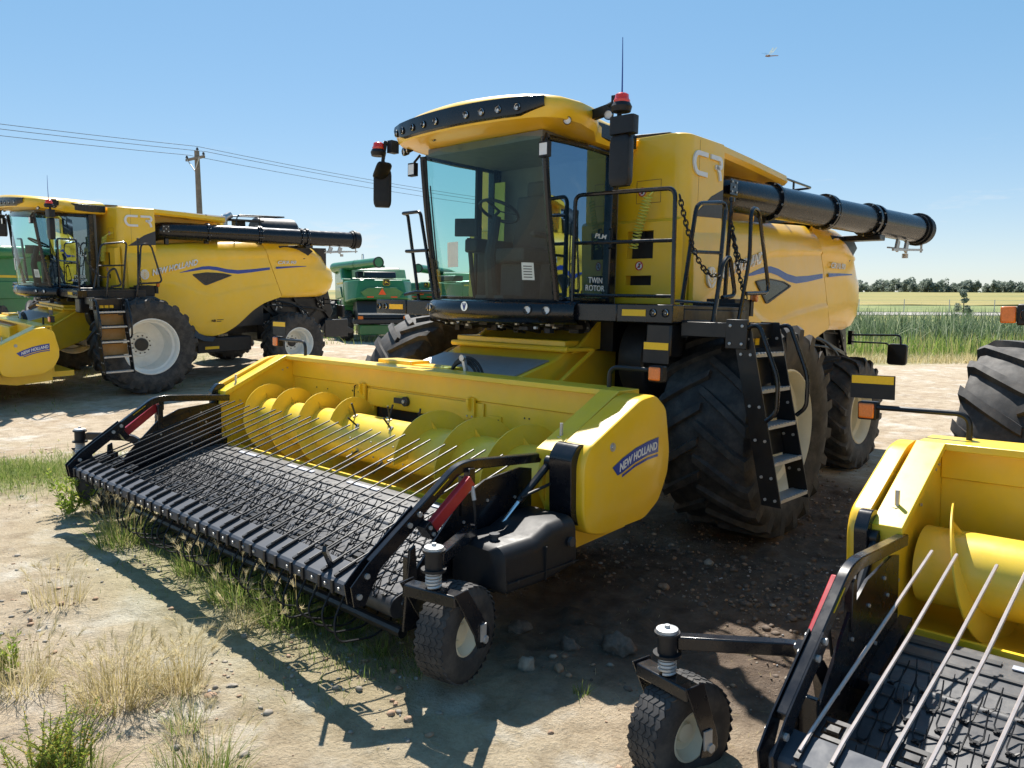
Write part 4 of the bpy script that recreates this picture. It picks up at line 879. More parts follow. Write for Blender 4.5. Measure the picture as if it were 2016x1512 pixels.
        mb = MB(); mb.grid([[sp(x, z, .003) for x, z in up], [sp(x, z, .003) for x, z in lo]]); nm = B(mb, 'name_plate', 'blue_decal', sd)
        mb = MB(); mb.grid([[sp(x, z-.012, .003) for x, z in lo[1:]], [sp(x, z-.030, .003) for x, z in lo[1:]]]); B(mb, 'name_plate_stripe', 'blue_decal', sd)
        def mid(x): return (lerp_tab(sorted(up), x)+lerp_tab(sorted(lo), x))/2
        if s > 0: fn = lambda u, v, d: sp(2.58-u, mid(2.58-u)-.028+v, .004+d)-0*O if False else tuple(Vector(sp(2.58-u, mid(2.58-u)-.027+v, .004+d))-O)
        else: fn = lambda u, v, d: tuple(Vector(sp(2.15+u, mid(2.15+u)-.027+v, .004+d))-O)
        text_obj('name_plate_lettering', 'NEW HOLLAND', .055, fn, 'white', nm, thick=.002, bold=.025, width=.44, shear=.06)
        # marker lamp on a bent arm with its reflector board
        yk_ = 2.42 if s > 0 else 2.60
        mb = MB(); mb.tube(fillet([(2.05, s*2.02, 1.42), (2.05, s*2.02, 1.585), (2.05, s*(yk_-.06), 1.585)], .09, 6), .017, 8); mk = B(mb, 'marker_arm', 'black_paint')
        mb = MB(); mb.box((2.03, s*yk_, 1.56), (.07, .115, .115)); B(mb, 'lamp_housing', 'black_plastic', mk, bevel=.01)
        mb = MB(); mb.box((2.072, s*yk_, 1.562), (.02, .095, .095)); B(mb, 'amber_lens', 'amber', mk, bevel=.012, seg=3)
        mb = MB(); mb.box((2.03, s*(yk_-.02), 1.71), (.006, .21 if s > 0 else .27, .15)); B(mb, 'reflector_board', 'black_plastic', mk)
        mb = MB(); mb.box((2.0345, s*(yk_-.02), 1.755), (.003, .20 if s > 0 else .255, .05)); B(mb, 'reflector_strip', 'reflector_yellow', mk)
    # auger
    AX, AZ, RT, RF = 2.52, .80, .21, .355
    mb = MB(); mb.lathe([(-2.10, RT*.6), (-2.10, RT), (2.10, RT), (2.10, RT*.6)], 36, (AX, 0, AZ)); mb.slot(1)
    mb.bolts([(AX+RT*math.cos(a), y, AZ+RT*math.sin(a)) for y in np.arange(-.35, .5, .1) for a in (.15, -.5)], (1, 0, 0), .008, .008); au = B(mb, 'auger', ['auger_yellow', 'galv'], smooth=40)
    def flight(y0, y1, phase, hand):
        n = int(abs(y1-y0)/.49*32); rows = [[], [], [], []]
        for i in range(n+1):
            y = y0+(y1-y0)*i/n; a = phase+hand*2*PI*(y-y0)/.49
            c, s_ = math.cos(a), math.sin(a)
            for q, (r_, dy) in enumerate(((RT-.005, -.004), (RF, -.004), (RF, .004), (RT-.005, .004))): rows[q].append((AX+c*r_, y+dy, AZ+s_*r_))
        m_ = MB(); m_.grid(rows)
        for q in (0, -1): m_.add([rows[k][q] for k in range(4)], [(0, 1, 2, 3)])
        for i in range(8, n, 32):
            y = y0+(y1-y0)*i/n; a = phase+hand*2*PI*(y-y0)/.49; c, s_ = math.cos(a), math.sin(a); e = Vector((c, 0, s_))
            m_.add([Vector((AX, y+.004, AZ))+e*RT, Vector((AX, y+.004, AZ))+e*(RT+.07), Vector((AX, y+.06, AZ))+e*RT], [(0, 1, 2)])
        B(m_, 'auger_flight', 'auger_yellow', au, smooth=50)
    flight(-2.08, -.42, 2.98, -1); flight(.52, 2.06, -.224, 1)
    for k in range(14):
        y = -.36+.88*(k % 7)/6+(.06 if k > 6 else 0); a = rad((70, 40, 110, 80, 50, 100, 75, 200, -20, 150, -40, 175, -10, 190)[k]); e = Vector((math.cos(a), 0, math.sin(a))); p = Vector((AX, y, AZ))
        mb = MB(); mb.tube([p+e*(RT-.01), p+e*(RT+.13)], .0085, 6); mb.slot(1); mb.box(p+e*(RT+.004), (.03, .04, .012), e.to_track_quat('Z', 'Y').to_matrix()); B(mb, 'auger_finger', ['dark_steel', 'galv'], au)
    # pickup side plates
    for s in (1, -1):
        poly = [(2.98, .46), (2.99, .965), (3.10, .985), (3.42, .95), (3.62, .86), (3.86, .62), (4.0, .47), (4.06, .33), (4.02, .22), (3.90, .16), (3.3, .30)]
        mb = MB(); mb.prism(poly, 'xz', s*2.085, s*2.10); mb.slot(1); mb.bolts([(x, s*2.085, z) for x, z in ((3.15, .80), (3.4, .82), (3.6, .72), (3.3, .6), (3.75, .52), (3.88, .40), (3.2, .90))], (0, -s, 0), .010, .008, 8); mb.bolts([(x, s*2.10, z) for x, z in ((3.15, .80), (3.4, .82), (3.6, .72), (3.3, .6), (3.75, .52), (3.88, .40))], (0, s, 0), .010, .008, 8)
        B(mb, 'side_plate', ['black_gloss', 'galv'])
        mb = MB(); mb.prism([(3.98, .20), (4.10, .20), (4.06, .66), (4.02, .68)], 'xz', s*2.14, s*2.16); mb.bb(4.0, 4.03, s*2.06, s*2.14, .25, .6); B(mb, 'side_guard', 'black_gloss', bevel=.004)
        mb = MB(); mb.prism([(2.96, .52), (3.5, .44), (3.5, .49), (2.96, .64)], 'xz', s*2.02, s*2.083); B(mb, 'belt_deflector', 'black_gloss')
    # belts
    bm_ = MB()
    def belt_loop(x0, z0, r0, x1, z1, r1, n=8):
        d = Vector((x1-x0, 0, z1-z0)); L = d.length; d.normalize(); up = Vector((-d.z, 0, d.x)); P = []
        if up.z < 0: up = -up
        p0 = Vector((x0, 0, z0)); p1 = Vector((x1, 0, z1))
        for k in range(n+1): a = PI/2+PI*k/n; P.append(p0+d*math.cos(a)*r0+up*math.sin(a)*r0)
        for k in range(n+1): a = -PI/2+PI*k/n; P.append(p1+d*math.cos(a)*r1+up*math.sin(a)*r1)
        return P
    def belt(name, loop, y0, y1, mat, parent=root):
        mb = MB(); ys = np.linspace(y0, y1, 2); mb.loft([[(p.x, y, p.z) for p in loop] for y in ys]); return B(mb, name, mat, parent)
    t_belt = belt('transfer_belt', belt_loop(3.03, .535, .045, 3.46, .475, .045), -2.0, 2.0, 'belt')
    p_belt = belt('pickup_belt', belt_loop(3.50, .445, .065, 4.02, .285, .065), -2.02, 2.02, 'belt_pick')
    for k in range(9):
        y0 = -2.0+k*.445; mb = MB(); x = 3.10; mb.box((x, y0+.21, .5775), (.035, .40, .006), Matrix.Rotation(.14, 3, 'Y')); B(mb, 'belt_strip', 'decal_grey' if k % 2 else 'belt_dark', t_belt)
    for x in (3.22, 3.33):
        mb = MB(); mb.box((x, 0, .585-(x-3.03)*.14), (.016, 3.98, .012), Matrix.Rotation(.14, 3, 'Y')); B(mb, 'belt_slat', 'belt_dark', t_belt)
    loop = belt_loop(3.50, .445, .065, 4.02, .285, .065)
    p0, p1 = Vector((3.50, 0, .445)), Vector((4.02, 0, .285)); dd = (p1-p0).normalized(); uu = Vector((-dd.z, 0, dd.x))
    if uu.z < 0: uu = -uu
    for k in range(4):
        c = p0+dd*(.06+k*.155)+uu*.067; mb = MB(); mb.beam((c.x, -2.01, c.z), (c.x, 2.01, c.z), .014, .008); B(mb, 'belt_slat', 'belt_dark', p_belt)
    # tines: rows over the top of the belt and round both rollers
    if detail:
        if 'tine' not in _hm: _hm['tine'] = tine_mesh()
        rows_ = [(p0+dd*(-.03+k*.098)+uu*.065, 0.0) for k in range(7)]
        rows_ += [(p1+(dd*.55+uu*.83)*.066, .65), (p0+(-dd*.75+uu*.66)*.066, -.75)]
        th = math.atan2(-dd.z, dd.x)
        cnt = 0
        for ri, (c, da) in enumerate(rows_):
            for k in range(31):
                y = -1.94+k*.129+(.065 if ri % 2 else 0)
                if y > 1.98: continue
                M = Matrix.Translation(Vector((c.x, y, c.z))-O) @ Matrix.Rotation(th+da+random.uniform(-.12, .12)-.25, 4, 'Y') @ Matrix.Rotation(random.uniform(-.25, .25), 4, 'Z') @ Matrix.Scale(random.uniform(.85, 1.05), 4)
                link_mesh('pickup_tine', _hm['tine'], p_belt, M); cnt += 1
        # drooping hoops of the lower tines in front of the belt
        for k in range(28):
            y = -1.9+k*.137+random.uniform(-.03, .03); g = random.uniform(-.03, .05)
            P = fillet([(4.20, y, .40), (4.32, y+.02, .22), (4.28+g, y+.05, .085+random.uniform(0, .05)), (4.08, y+.08, .055+random.uniform(0, .05)), (3.96, y+.10, .15), (3.98, y+.10, .24)], .09, 4)
            mb = MB(); mb.tube(P, .0068, 5); B(mb, 'lower_tine', 'black_plastic', p_belt)
    # roller under the transfer gap
    mb = MB(); mb.tube([(3.48, -2.04, .50), (3.48, 2.04, .50)], .028, 12); B(mb, 'stripper_roller', 'belt')
    mb = MB(); mb.tube([(4.04, -2.08, .16), (4.04, 2.08, .16)], .035, 10); mb.bb(3.2, 3.3, -2.08, 2.08, .2, .3); B(mb, 'pickup_frame', 'black_paint')
    # wind guard bar
    BX, BZ = 4.30, .535
    sec = [(4.24, .565), (4.375, .515), (4.392, .500), (4.385, .44), (4.37, .44), (4.365, .49), (4.24, .54)]
    mb = MB(); mb.loft([[(x, y, z) for x, z in sec] for y in (-2.10, 2.06)]); bar = B(mb, 'wind_guard_bar', 'bar_paint', smooth=20, bevel=.004)
    if detail:
        mb = MB(); mb.bolts([(4.391, y, .475) for y in np.arange(-2.0, 2.05, .128)], (1, 0, -.1), .010, .008); B(mb, 'bar_bolts', 'galv', bar)
    NP = 14
    cl = None
    for k in range(NP):
        yc = -1.93+k*(3.78/(NP-1))
        for dy in (-.062, .062):
            y = yc+dy; sl = random.uniform(-.012, .012)
            mb = MB(); mb.tube([(4.35, y, .548), (4.24, y, .585), (3.6, y+.03, .80+sl), (2.98, y+.05+random.uniform(-.01, .01), 1.01+sl)], rod_r, 6); B(mb, 'guard_rod', 'rod_dark')
        mb = MB()
        for dy in (-.062, .062): mb.box((4.312, yc+dy, .5525), (.145, .020, .016), Matrix.Rotation(.357, 3, 'Y')); mb.box((4.397, yc+dy, .475), (.012, .020, .07))
        for a, b_ in (((4.14, .602), (.02, .12)), ((4.225, .572), (.02, .12))): mb.box((a[0], yc+.0, a[1]-.005), (b_[0], b_[1], .01), Matrix.Rotation(.357, 3, 'Y'))
        for dy in (-.05, .05): mb.box((4.18, yc+dy, .582), (.09, .018, .01), Matrix.Rotation(.357, 3, 'Y'))
        mb.box((4.18, yc, .585), (.03, .05, .016), Matrix.Rotation(.357, 3, 'Y'))
        B(mb, 'rod_clamp', 'black_plastic', bar)
    mb = MB(); mb.beam((4.33, 1.80, .55), (4.46, 1.93, .70), .022, .03); B(mb, 'bar_lever', 'black_gloss', bar)
    # side arms
    for s in (1, -1):
        y = s*2.095
        mb = MB(); mb.rect_path(fillet([(2.90, y, 1.025), (3.55, y, 1.065), (3.66, y, 1.05), (4.28, y, .615)], .10, 5), .05, .06); ar_ = B(mb, 'guard_arm', 'black_gloss', bevel=.006)
        mb = MB(); mb.prism([(3.93, .815), (3.975, .88), (4.32, .635), (4.43, .53), (4.41, .42), (4.34, .41), (4.24, .59)], 'xz', y-s*.026, y-s*.034); mb.prism([(3.93, .815), (3.975, .88), (4.32, .635), (4.43, .53), (4.41, .42), (4.34, .41), (4.24, .59)], 'xz', y+s*.026, y+s*.034); mb.slot(1)
        mb.bolts([(x, y+s*.034, z) for x, z in ((3.97, .84), (4.04, .79), (4.33, .57), (4.38, .47))], (0, s, 0), .016, .012, 8); mb.bolts([(x, y-s*.034, z) for x, z in ((3.97, .84), (4.04, .79), (4.33, .57))], (0, -s, 0), .016, .012, 8); B(mb, 'arm_fork', ['black_gloss', 'galv'], ar_)
        mb = MB(); mb.beam((3.60, y+s*.06, .985), (3.92, y+s*.06, .745), .045, .075); B(mb, 'safety_stop', 'red_paint', ar_, bevel=.006)
        mb = MB(); mb.box((3.93, y+s*.05, .75), (.05, .09, .10), Matrix.Rotation(.65, 3, 'Y')); mb.slot(1); mb.bolts([(3.93+a, y+s*.095, .75+b_) for a, b_ in ((.012, .02), (-.012, -.02))], (0, s, 0), .012, .01, 8); B(mb, 'stop_bracket', ['black_gloss', 'galv'], ar_)
        mb = MB(); mb.box((3.58, y+s*.03, 1.0), (.05, .05, .10)); mb.beam((3.60, y, 1.0), (3.60, y, .76), .04, .05, up=(1, 0, 0)); B(mb, 'arm_post', 'black_gloss', ar_, bevel=.004)
        mb = MB(); mb.box((3.80, y, .968), (.14, .058, .004), Matrix.Rotation(.605, 3, 'Y')); wl_ = B(mb, 'warning_label', 'reflector_yellow', ar_)
        for o_ in (-.03, .03):
            mb = MB(); c = Vector((3.80+o_, y, .972-o_*.69)); mb.tube([c+Vector((-.016, -.018, .011)), c+Vector((.018, 0, -.012)), c+Vector((-.016, .018, .011))], .0028, 4, closed=True); B(mb, 'label_symbol', 'skin_black', wl_)
        # lift cylinder, hose
        mb = MB(); mb.tube([(2.93, s*2.22, 1.03), (3.22, s*2.20, .80)], .024, 10); mb.disc((2.95, s*2.20, 1.02), (0, s, 0), .04, .06, 12); cy = B(mb, 'lift_cylinder', 'black_paint')
        mb = MB(); mb.tube([(3.22, s*2.20, .80), (3.40, s*2.19, .655)], .013, 8); B(mb, 'cylinder_rod', 'chrome', cy)
        mb = MB(); mb.tube(fillet([(2.85, s*2.26, .98), (2.95, s*2.27, .90), (3.1, s*2.26, .87), (3.22, s*2.22, .83)], .05), .010, 6); B(mb, 'hydraulic_hose', 'skin_black', cy); mb = MB(); mb.tube(fillet([(3.60, s*2.17, .93), (3.60, s*2.2, .8), (3.58, s*2.18, .6)], .05), .008, 6); mb.slot(1); mb.tube([(3.6, s*2.17, .95), (3.6, s*2.19, .87)], .013, 8); B(mb, 'hydraulic_hose', ['skin_black', 'galv'], cy)
        # caster
        if 'ct' not in _hm: _hm['ct'] = (caster_tyre_mesh(), caster_rim_mesh())
        px, py = 4.18, (2.49 if s > 0 else -right_caster)
        mb = MB(); 
        if s > 0: mb.rect_path([(3.62, 2.20, .70), (4.13, 2.47, .70)], .06, .07)
        else: mb.rect_path(fillet([(3.70, -2.15, .36), (3.76, -2.17, .70), (4.13, .02-right_caster, .71)], .16, 6), .06, .065)
        ca = B(mb, 'caster_arm', 'black_gloss', bevel=.006)
        mb = MB(); mb.lathe([(.655, .052), (.655, .066), (.668, .066), (.668, .046), (.755, .046), (.755, .06), (.768, .06), (.768, .045)], 18, (px, py, 0), (0, 0, 1)); mb.slot(1); mb.lathe([(.766, .052), (.782, .050), (.786, .03), (.786, .014), (.80, .012), (.80, 0)], 18, (px, py, 0), (0, 0, 1)); B(mb, 'caster_pivot', ['black_plastic', 'galv'], ca)
        mb = MB(); P = [(px+.036*math.cos(a), py+.036*math.sin(a), .575+.085*a/(2*PI*5)) for a in np.linspace(0, 2*PI*5, 71)]; mb.tube(P, .0085, 6); mb.tube([(px, py, .55), (px, py, .66)], .02, 8); B(mb, 'caster_spring', 'galv', ca)
        tl = .215 if s > 0 else right_trail; q0 = tl-.215
        yr = rad(12*s); Rz = Matrix.Rotation(yr, 4, 'Z'); Mloc = Matrix.Translation(Vector((px, py, 0))-O) @ Rz
        def tb(mb_, name, mats, par, **k):
            o_ = mb_.build(name, mats, par, **k); o_.matrix_local = Mloc; return o_
        mb = MB(); mb.bb(-.045, .045, -.165, .165, .50, .565); fk = tb(mb, 'caster_fork', 'black_gloss', ca, bevel=.008)
        for q in (-1, 1):
            mb = MB(); mb.prism([(.06, .575), (-.055, .575), (-.27-q0, .30), (-.275-q0, .235), (-.23-q0, .205), (-.16-q0, .22), (-.13-q0*.6, .30)], 'xz', q*.166, q*.176); B_ = mb.build('fork_leg', 'black_gloss', fk, bevel=.003)
            mb = MB(); mb.disc((-tl, q*.176, .258), (0, q, 0), .022, .018, 6); mb.box((.015-tl, q*.182, .30), (.05, .008, .09)); mb.build('fork_bolt', 'galv', fk)
        cwl = link_mesh('caster_wheel', _hm['ct'][1], fk, Matrix.Translation((-tl, 0, .258)) @ Matrix.Rotation(random.uniform(0, 6), 4, 'Y')); link_mesh('caster_tyre', _hm['ct'][0], cwl)
    # moulded drive cover on the left
    prof = [(3.03, .70, .44, 2.50), (3.05, .735, .41, 2.535), (3.28, .73, .39, 2.55), (3.42, .675, .38, 2.55), (3.68, .665, .38, 2.54), (3.71, .64, .40, 2.50)]
    mb = MB(); mb.loft([[(x, y, z) for y, z in round_poly([(2.13, z0), (y1, z0+.03), (y1-.015, z1-.05), (y1-.06, z1), (2.13, z1)], .03, 3)] for x, z1, z0, y1 in prof]); dc = B(mb, 'drive_cover', 'black_plastic', smooth=38)
    mb = MB(); mb.disc((3.60, 2.36, .655), (0, 0, 1), .025, .04, 10); mb.disc((3.60, 2.36, .695), (0, 0, 1), .032, .012, 10); mb.disc((3.12, 2.54, .60), (0, 1, 0), .03, .02, 10); B(mb, 'cover_knob', 'grey_plastic', dc)
    mb = MB(); mb.bb(3.06, 3.68, 2.545, 2.556, .47, .476); mb.bb(3.355, 3.362, 2.50, 2.557, .42, .62); B(mb, 'cover_seam', 'skin_black', dc)
    mb = MB(); mb.bolts([(x, 2.545, z) for x, z in ((3.10, .47), (3.60, .47))], (0, 1, 0), .010, .012, 8); B(mb, 'cover_bolts', 'dark_steel', dc)
    # trailing hose bundle and lever on the back beam
    mb = MB()
    for k in range(3): mb.tube(arc((1.9+.02*k, .35, 1.33), .22-.02*k, .15, PI-.15, 12, 'yz'), .014, 6)
    mb.slot(1); mb.box((1.98, .40, 1.50), (.03, .03, .14), Matrix.Rotation(.3, 3, 'X')); mb.disc((1.98, .39, 1.55), (1, 0, 0), .03, .03, 10); B(mb, 'coupling_hoses', ['skin_black', 'steel'])
    mb = MB(); mb.bb(1.72, 1.97, -.85, -.35, 1.36, 1.47); mb.bb(1.74, 1.96, -.33, .18, 1.36, 1.445); B(mb, 'coupler_guard', 'yellow', bevel=.01)
    mb = MB(); mb.bb(1.6, 2.0, -2.1, 2.1, .45, .55); mb.bb(1.94, 2.0, -2.1, 2.1, .55, 1.2); B(mb, 'rear_frame', 'yellow_metal')
    return root
# ------------------------------------------------------------------ terrain
def plane_z(M, x, y):
    n = M.to_3x3() @ Vector((0, 0, 1)); o = M.translation
    return o.z-(n.x*(x-o.x)+n.y*(y-o.y))/n.z
PL = [(POSE_A, POSE_A @ Vector((1.0, 0, 0)), 5.0), (POSE_L, POSE_L @ Vector((-.5, 0, 0)), 5.0), (POSE_T, POSE_T @ Vector((2.0, 0, 0)), 4.0)]
def hsh(ix, iy, seed):
    h = (ix*374761393+iy*668265263+seed*974634777) & 0xffffffff
    h = ((h ^ (h >> 13))*1274126177) & 0xffffffff
    return ((h ^ (h >> 16)) & 0xffff)/65535.0
def vnoise(x, y, seed=0):
    ix = np.floor(x).astype(np.int64); iy = np.floor(y).astype(np.int64); fx = x-ix; fy = y-iy; fx = fx*fx*(3-2*fx); fy = fy*fy*(3-2*fy)
    return (hsh(ix, iy, seed)*(1-fx)+hsh(ix+1, iy, seed)*fx)*(1-fy)+(hsh(ix, iy+1, seed)*(1-fx)+hsh(ix+1, iy+1, seed)*fx)*fy
def fbm(x, y, f, o=4, seed=0):
    s = 0; a = .5
    for k in range(o): s = s+a*vnoise(x*f, y*f, seed+k); f *= 2.05; a *= .5
    return s
def base_z(x, y):
    x = np.asarray(x, float); y = np.asarray(y, float)
    far = np.clip((y-108)/210, 0, 1); zf = 3.6*far*far*(3-2*far)
    ditch = -.75*np.exp(-((y-37)/7.0)**2)*(1/(1+np.exp(-(x-7)/1.2)))*np.clip((60-np.abs(x-30))/20, 0, 1)
    num = .05*.03+np.zeros_like(x); den = .03+np.zeros_like(x)
    for M, c, r in PL:
        w = np.exp(-(((x-c.x)**2+(y-c.y)**2)/r**2)); num = num+w*plane_z(M, x, y); den = den+w
    return num/den+zf+ditch
la = POSE_A.inverted()
def dark_soil_mask(x, y):
    # churned, darker soil round the big harvester's front wheel and beside it
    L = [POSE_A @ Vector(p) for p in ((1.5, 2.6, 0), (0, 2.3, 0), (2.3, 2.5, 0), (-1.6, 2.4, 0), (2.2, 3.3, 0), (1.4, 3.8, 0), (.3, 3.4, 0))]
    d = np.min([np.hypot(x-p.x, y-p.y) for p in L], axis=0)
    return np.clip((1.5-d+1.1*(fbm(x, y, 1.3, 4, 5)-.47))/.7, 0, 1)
def micro_z(x, y):
    near = np.exp(-((np.hypot(x, y-5))/16)**2); m = dark_soil_mask(x, y)
    cl = np.clip(fbm(x, y, 5.0, 4, 21)-.52, 0, 1)
    z = (.05*(fbm(x, y, .7, 3, 1)-.47)+.018*(fbm(x, y, 4, 4, 2)-.47)+.016*(fbm(x, y, 16, 3, 3)-.47)-.05*np.clip(fbm(x, y, 3.1, 4, 44)-.60, 0, 1))*near
    return z+m*(.20*cl+.02*(fbm(x, y, 22, 2, 9)-.4))*near+.025*np.clip(fbm(x, y, 2.2, 3, 33)-.55, 0, 1)*near
def gz(x, y): return float(base_z(np.array([x]), np.array([y]))[0]+micro_z(np.array([x]), np.array([y]))[0])
def axis_pts(lo, a, b, hi, step, g=1.13):
    mid = list(np.arange(a, b, step)); L = []; s = step; p = a
    while p > lo: s *= g; p -= s; L.append(max(p, lo))
    R_ = []; s = step; p = mid[-1]
    while p < hi: s *= g; p += s; R_.append(min(p, hi))
    return np.array(L[::-1]+mid+R_)
xs = axis_pts(-900, -5.0, 4.2, 900, .034); ys = axis_pts(-60, 2.0, 11.5, 1500, .034, 1.10)
XX, YY = np.meshgrid(xs, ys); ZZ = base_z(XX, YY)+micro_z(XX, YY)
nx, ny = len(xs), len(ys)
me = bpy.data.meshes.new('ground')
V = np.stack([XX.ravel(), YY.ravel(), ZZ.ravel()], 1)
idx = np.arange(nx*ny).reshape(ny, nx); F = np.stack([idx[:-1, :-1].ravel(), idx[:-1, 1:].ravel(), idx[1:, 1:].ravel(), idx[1:, :-1].ravel()], 1)
me.vertices.add(len(V)); me.vertices.foreach_set('co', V.ravel()); me.loops.add(len(F)*4); me.loops.foreach_set('vertex_index', F.ravel()); me.polygons.add(len(F)); me.polygons.foreach_set('loop_start', np.arange(len(F))*4); me.update(calc_edges=True); me.validate()
me.polygons.foreach_set('use_smooth', np.ones(len(F), bool))
at_ = me.attributes.new('dark_soil', 'FLOAT', 'POINT'); at_.data.foreach_set('value', dark_soil_mask(V[:, 0], V[:, 1]).astype(np.float32))
def veg_mask(x, y):
    m = np.clip((fbm(x, y, .35, 4, 50)-.50)*5, 0, 1)*.5
    m = m*(np.clip((y-9)/4, 0, 1))*np.clip((x*-1+2)/6, 0, 1)                           # thin grass on the far left of the yard
    far = np.clip((y-25.5-1.2*(fbm(x, y, .5, 3, 61)-.5)*4)/2.0, 0, 1)*np.clip((x-5)/3, 0, 1)
    left = np.clip((y-44+2*(fbm(x, y, .3, 3, 62)-.5))/4, 0, 1)
    und = np.exp(-(((x+2.2)*.72+(y-5.6)*.69)/.75)**2)*np.exp(-(((x+2.2)*.69-(y-5.6)*.72)/2.4)**2)*.6
    pl = np.exp(-(((x+5.6)/1.3)**2+((y-8.9)/1.0)**2))
    return np.clip(np.maximum.reduce([m, far, left, und, pl]), 0, 1)
at_ = me.attributes.new('veg', 'FLOAT', 'POINT'); at_.data.foreach_set('value', veg_mask(V[:, 0], V[:, 1]).astype(np.float32))
m, nt, b = new_mat('ground')
n1 = noise(nt, .55, 8, .6); n2 = noise(nt, 5.0, 8, .65); n3 = noise(nt, 45, 6, .7); n4 = noise(nt, 1.7, 6, .6)
c = ramp(nt, n1, [(.30, (.43, .335, .235)), (.5, (.51, .42, .31)), (.72, (.56, .475, .365))])
c = mixc(nt, ramp(nt, n4, [(.52, (0, 0, 0)), (.66, (.8, .8, .8))]), c, (.66, .62, .55))          # pale salty crust
c = mixc(nt, .8, c, ramp(nt, n2, [(.25, (.50, .44, .38)), (.55, (1, .98, .95)), (.8, (1.0, 1.0, 1.0))]), 'MULTIPLY')
c = mixc(nt, .5, c, ramp(nt, n3, [(.3, (.55, .5, .45)), (.6, (1, 1, 1))]), 'MULTIPLY')
av = nt.nodes.new('ShaderNodeAttribute'); av.attribute_name = 'dark_soil'; ag = nt.nodes.new('ShaderNodeAttribute'); ag.attribute_name = 'veg'
dark_soil_col = ramp(nt, n2, [(.3, (.075, .055, .042)), (.55, (.15, .112, .084)), (.75, (.23, .18, .14))])  # darker brown laid over the sand where the soil mask is set
c = mixc(nt, av.outputs['Fac'], c, dark_soil_col)
vg = ramp(nt, n2, [(.3, (.12, .15, .04)), (.6, (.26, .26, .09)), (.8, (.42, .36, .19))])
c = mixc(nt, ag.outputs['Fac'], c, vg)
nt.links.new(c, b.inputs['Base Color']); b.inputs['Roughness'].default_value = .92; b.inputs['Specular IOR Level'].default_value = .2
hb = nt.nodes.new('ShaderNodeMath'); hb.operation = 'ADD'; nt.links.new(n3, hb.inputs[0]); nt.links.new(n2, hb.inputs[1]); bump(nt, b, hb.outputs[0], 1.0, .03)
me.materials.append(m); go = bpy.data.objects.new('ground', me); COL.objects.link(go); tag(go, kind='structure', label='sandy yard soil with darker churned patches')

# far field, gravel road beyond the reeds
def strip(name, x0, x1, y0, y1, lift, mat, nxs=40, nys=12, kind='structure', fnoise=0.0):
    mb = MB(); X = np.linspace(x0, x1, nxs); Y = np.linspace(y0, y1, nys); P = []
    for y in Y:
        yy_ = y+np.zeros_like(X); z = base_z(X, yy_)+lift+fnoise*(fbm(X, yy_, .2, 3, 77)-.5); P.append([(float(a), float(y), float(q)) for a, q in zip(X, z)])
    mb.grid(P); return tag(mb.build(name, mat, None, smooth=80), kind=kind)
m, nt, b = new_mat('crop'); n1 = noise(nt, .035, 6, .6, vec_scale=(.25, 1, 1)); n2 = noise(nt, .8, 5, .7)
c = ramp(nt, n1, [(.30, (.14, .16, .05)), (.46, (.24, .22, .06)), (.62, (.33, .26, .08)), (.8, (.18, .19, .06))]); c = mixc(nt, .5, c, ramp(nt, n2, [(.3, (.6, .6, .55)), (.7, (1, 1, 1))]), 'MULTIPLY'); nt.links.new(c, b.inputs['Base Color']); b.inputs['Roughness'].default_value = .95
m, nt, b = new_mat('verge'); n1 = noise(nt, .12, 6, .6); c = ramp(nt, n1, [(.3, (.11, .15, .04)), (.55, (.18, .21, .06)), (.75, (.26, .26, .10))]); nt.links.new(c, b.inputs['Base Color']); b.inputs['Roughness'].default_value = .95
simple('road_gravel', (.36, .33, .29), .95, var=.2, scale=3)
strip('field_verge', -600, 600, 106, 150, .08, 'verge', 120, 10); strip('field', -600, 600, 150, 900, .25, 'crop', 120, 60, fnoise=.6); strip('road', -600, 600, 88, 104, .06, 'road_gravel', 100, 4)
m, nt, b = new_mat('pond_water'); b.inputs['Base Color'].default_value = (.03, .045, .04, 1); b.inputs['Roughness'].default_value = .05; b.inputs['Specular IOR Level'].default_value = .6; bump(nt, b, noise(nt, 6, 3), .05, .02)
tag(MB().add([(9, 32, -.42), (60, 32, -.42), (60, 43, -.42), (9, 43, -.42)], [(0, 1, 2, 3)]).build('pond', 'pond_water', None, smooth=0), kind='structure')

# ------------------------------------------------------------------ grass, weeds, reeds (vectorised blades)
def blades(name, P, H, W, mat, lean=.35, curl=.5, tint=None, segs=3, az=None, wind=(0, 0)):
    """P (n,3) feet, H heights, W widths"""
    n = len(P); az = rng.uniform(0, 2*PI, n) if az is None else az; ln = np.abs(rng.normal(0, lean, n)); d = np.stack([np.cos(az), np.sin(az), np.zeros(n)], 1)
    fa = rng.uniform(0, PI, n); side = np.stack([np.cos(fa), np.sin(fa), np.zeros(n)], 1)
    rows = []; 
    for k in range(segs+1):
        t = k/segs; off = ln*t+curl*ln*t*t; up = np.maximum(t*(1-.35*off*t), .02)
        c = P+d*(H*off)[:, None]+np.array([0, 0, 1])*(H*up)[:, None]+np.array([wind[0], wind[1], 0])*(H*t*t)[:, None]
        w = (W*(1-t**1.5)*.5+W*.02)[:, None]
        rows.append(c-side*w); rows.append(c+side*w)
    V = np.stack(rows, 1).reshape(-1, 3); m_ = 2*(segs+1); base = (np.arange(n)*m_)[:, None]
    F = np.concatenate([base+np.array([2*k, 2*k+1, 2*k+3, 2*k+2]) for k in range(segs)], 1).reshape(-1, 4)
    tt = rng.uniform(0, 1, n) if tint is None else tint
    return V, F, np.repeat(tt, m_)
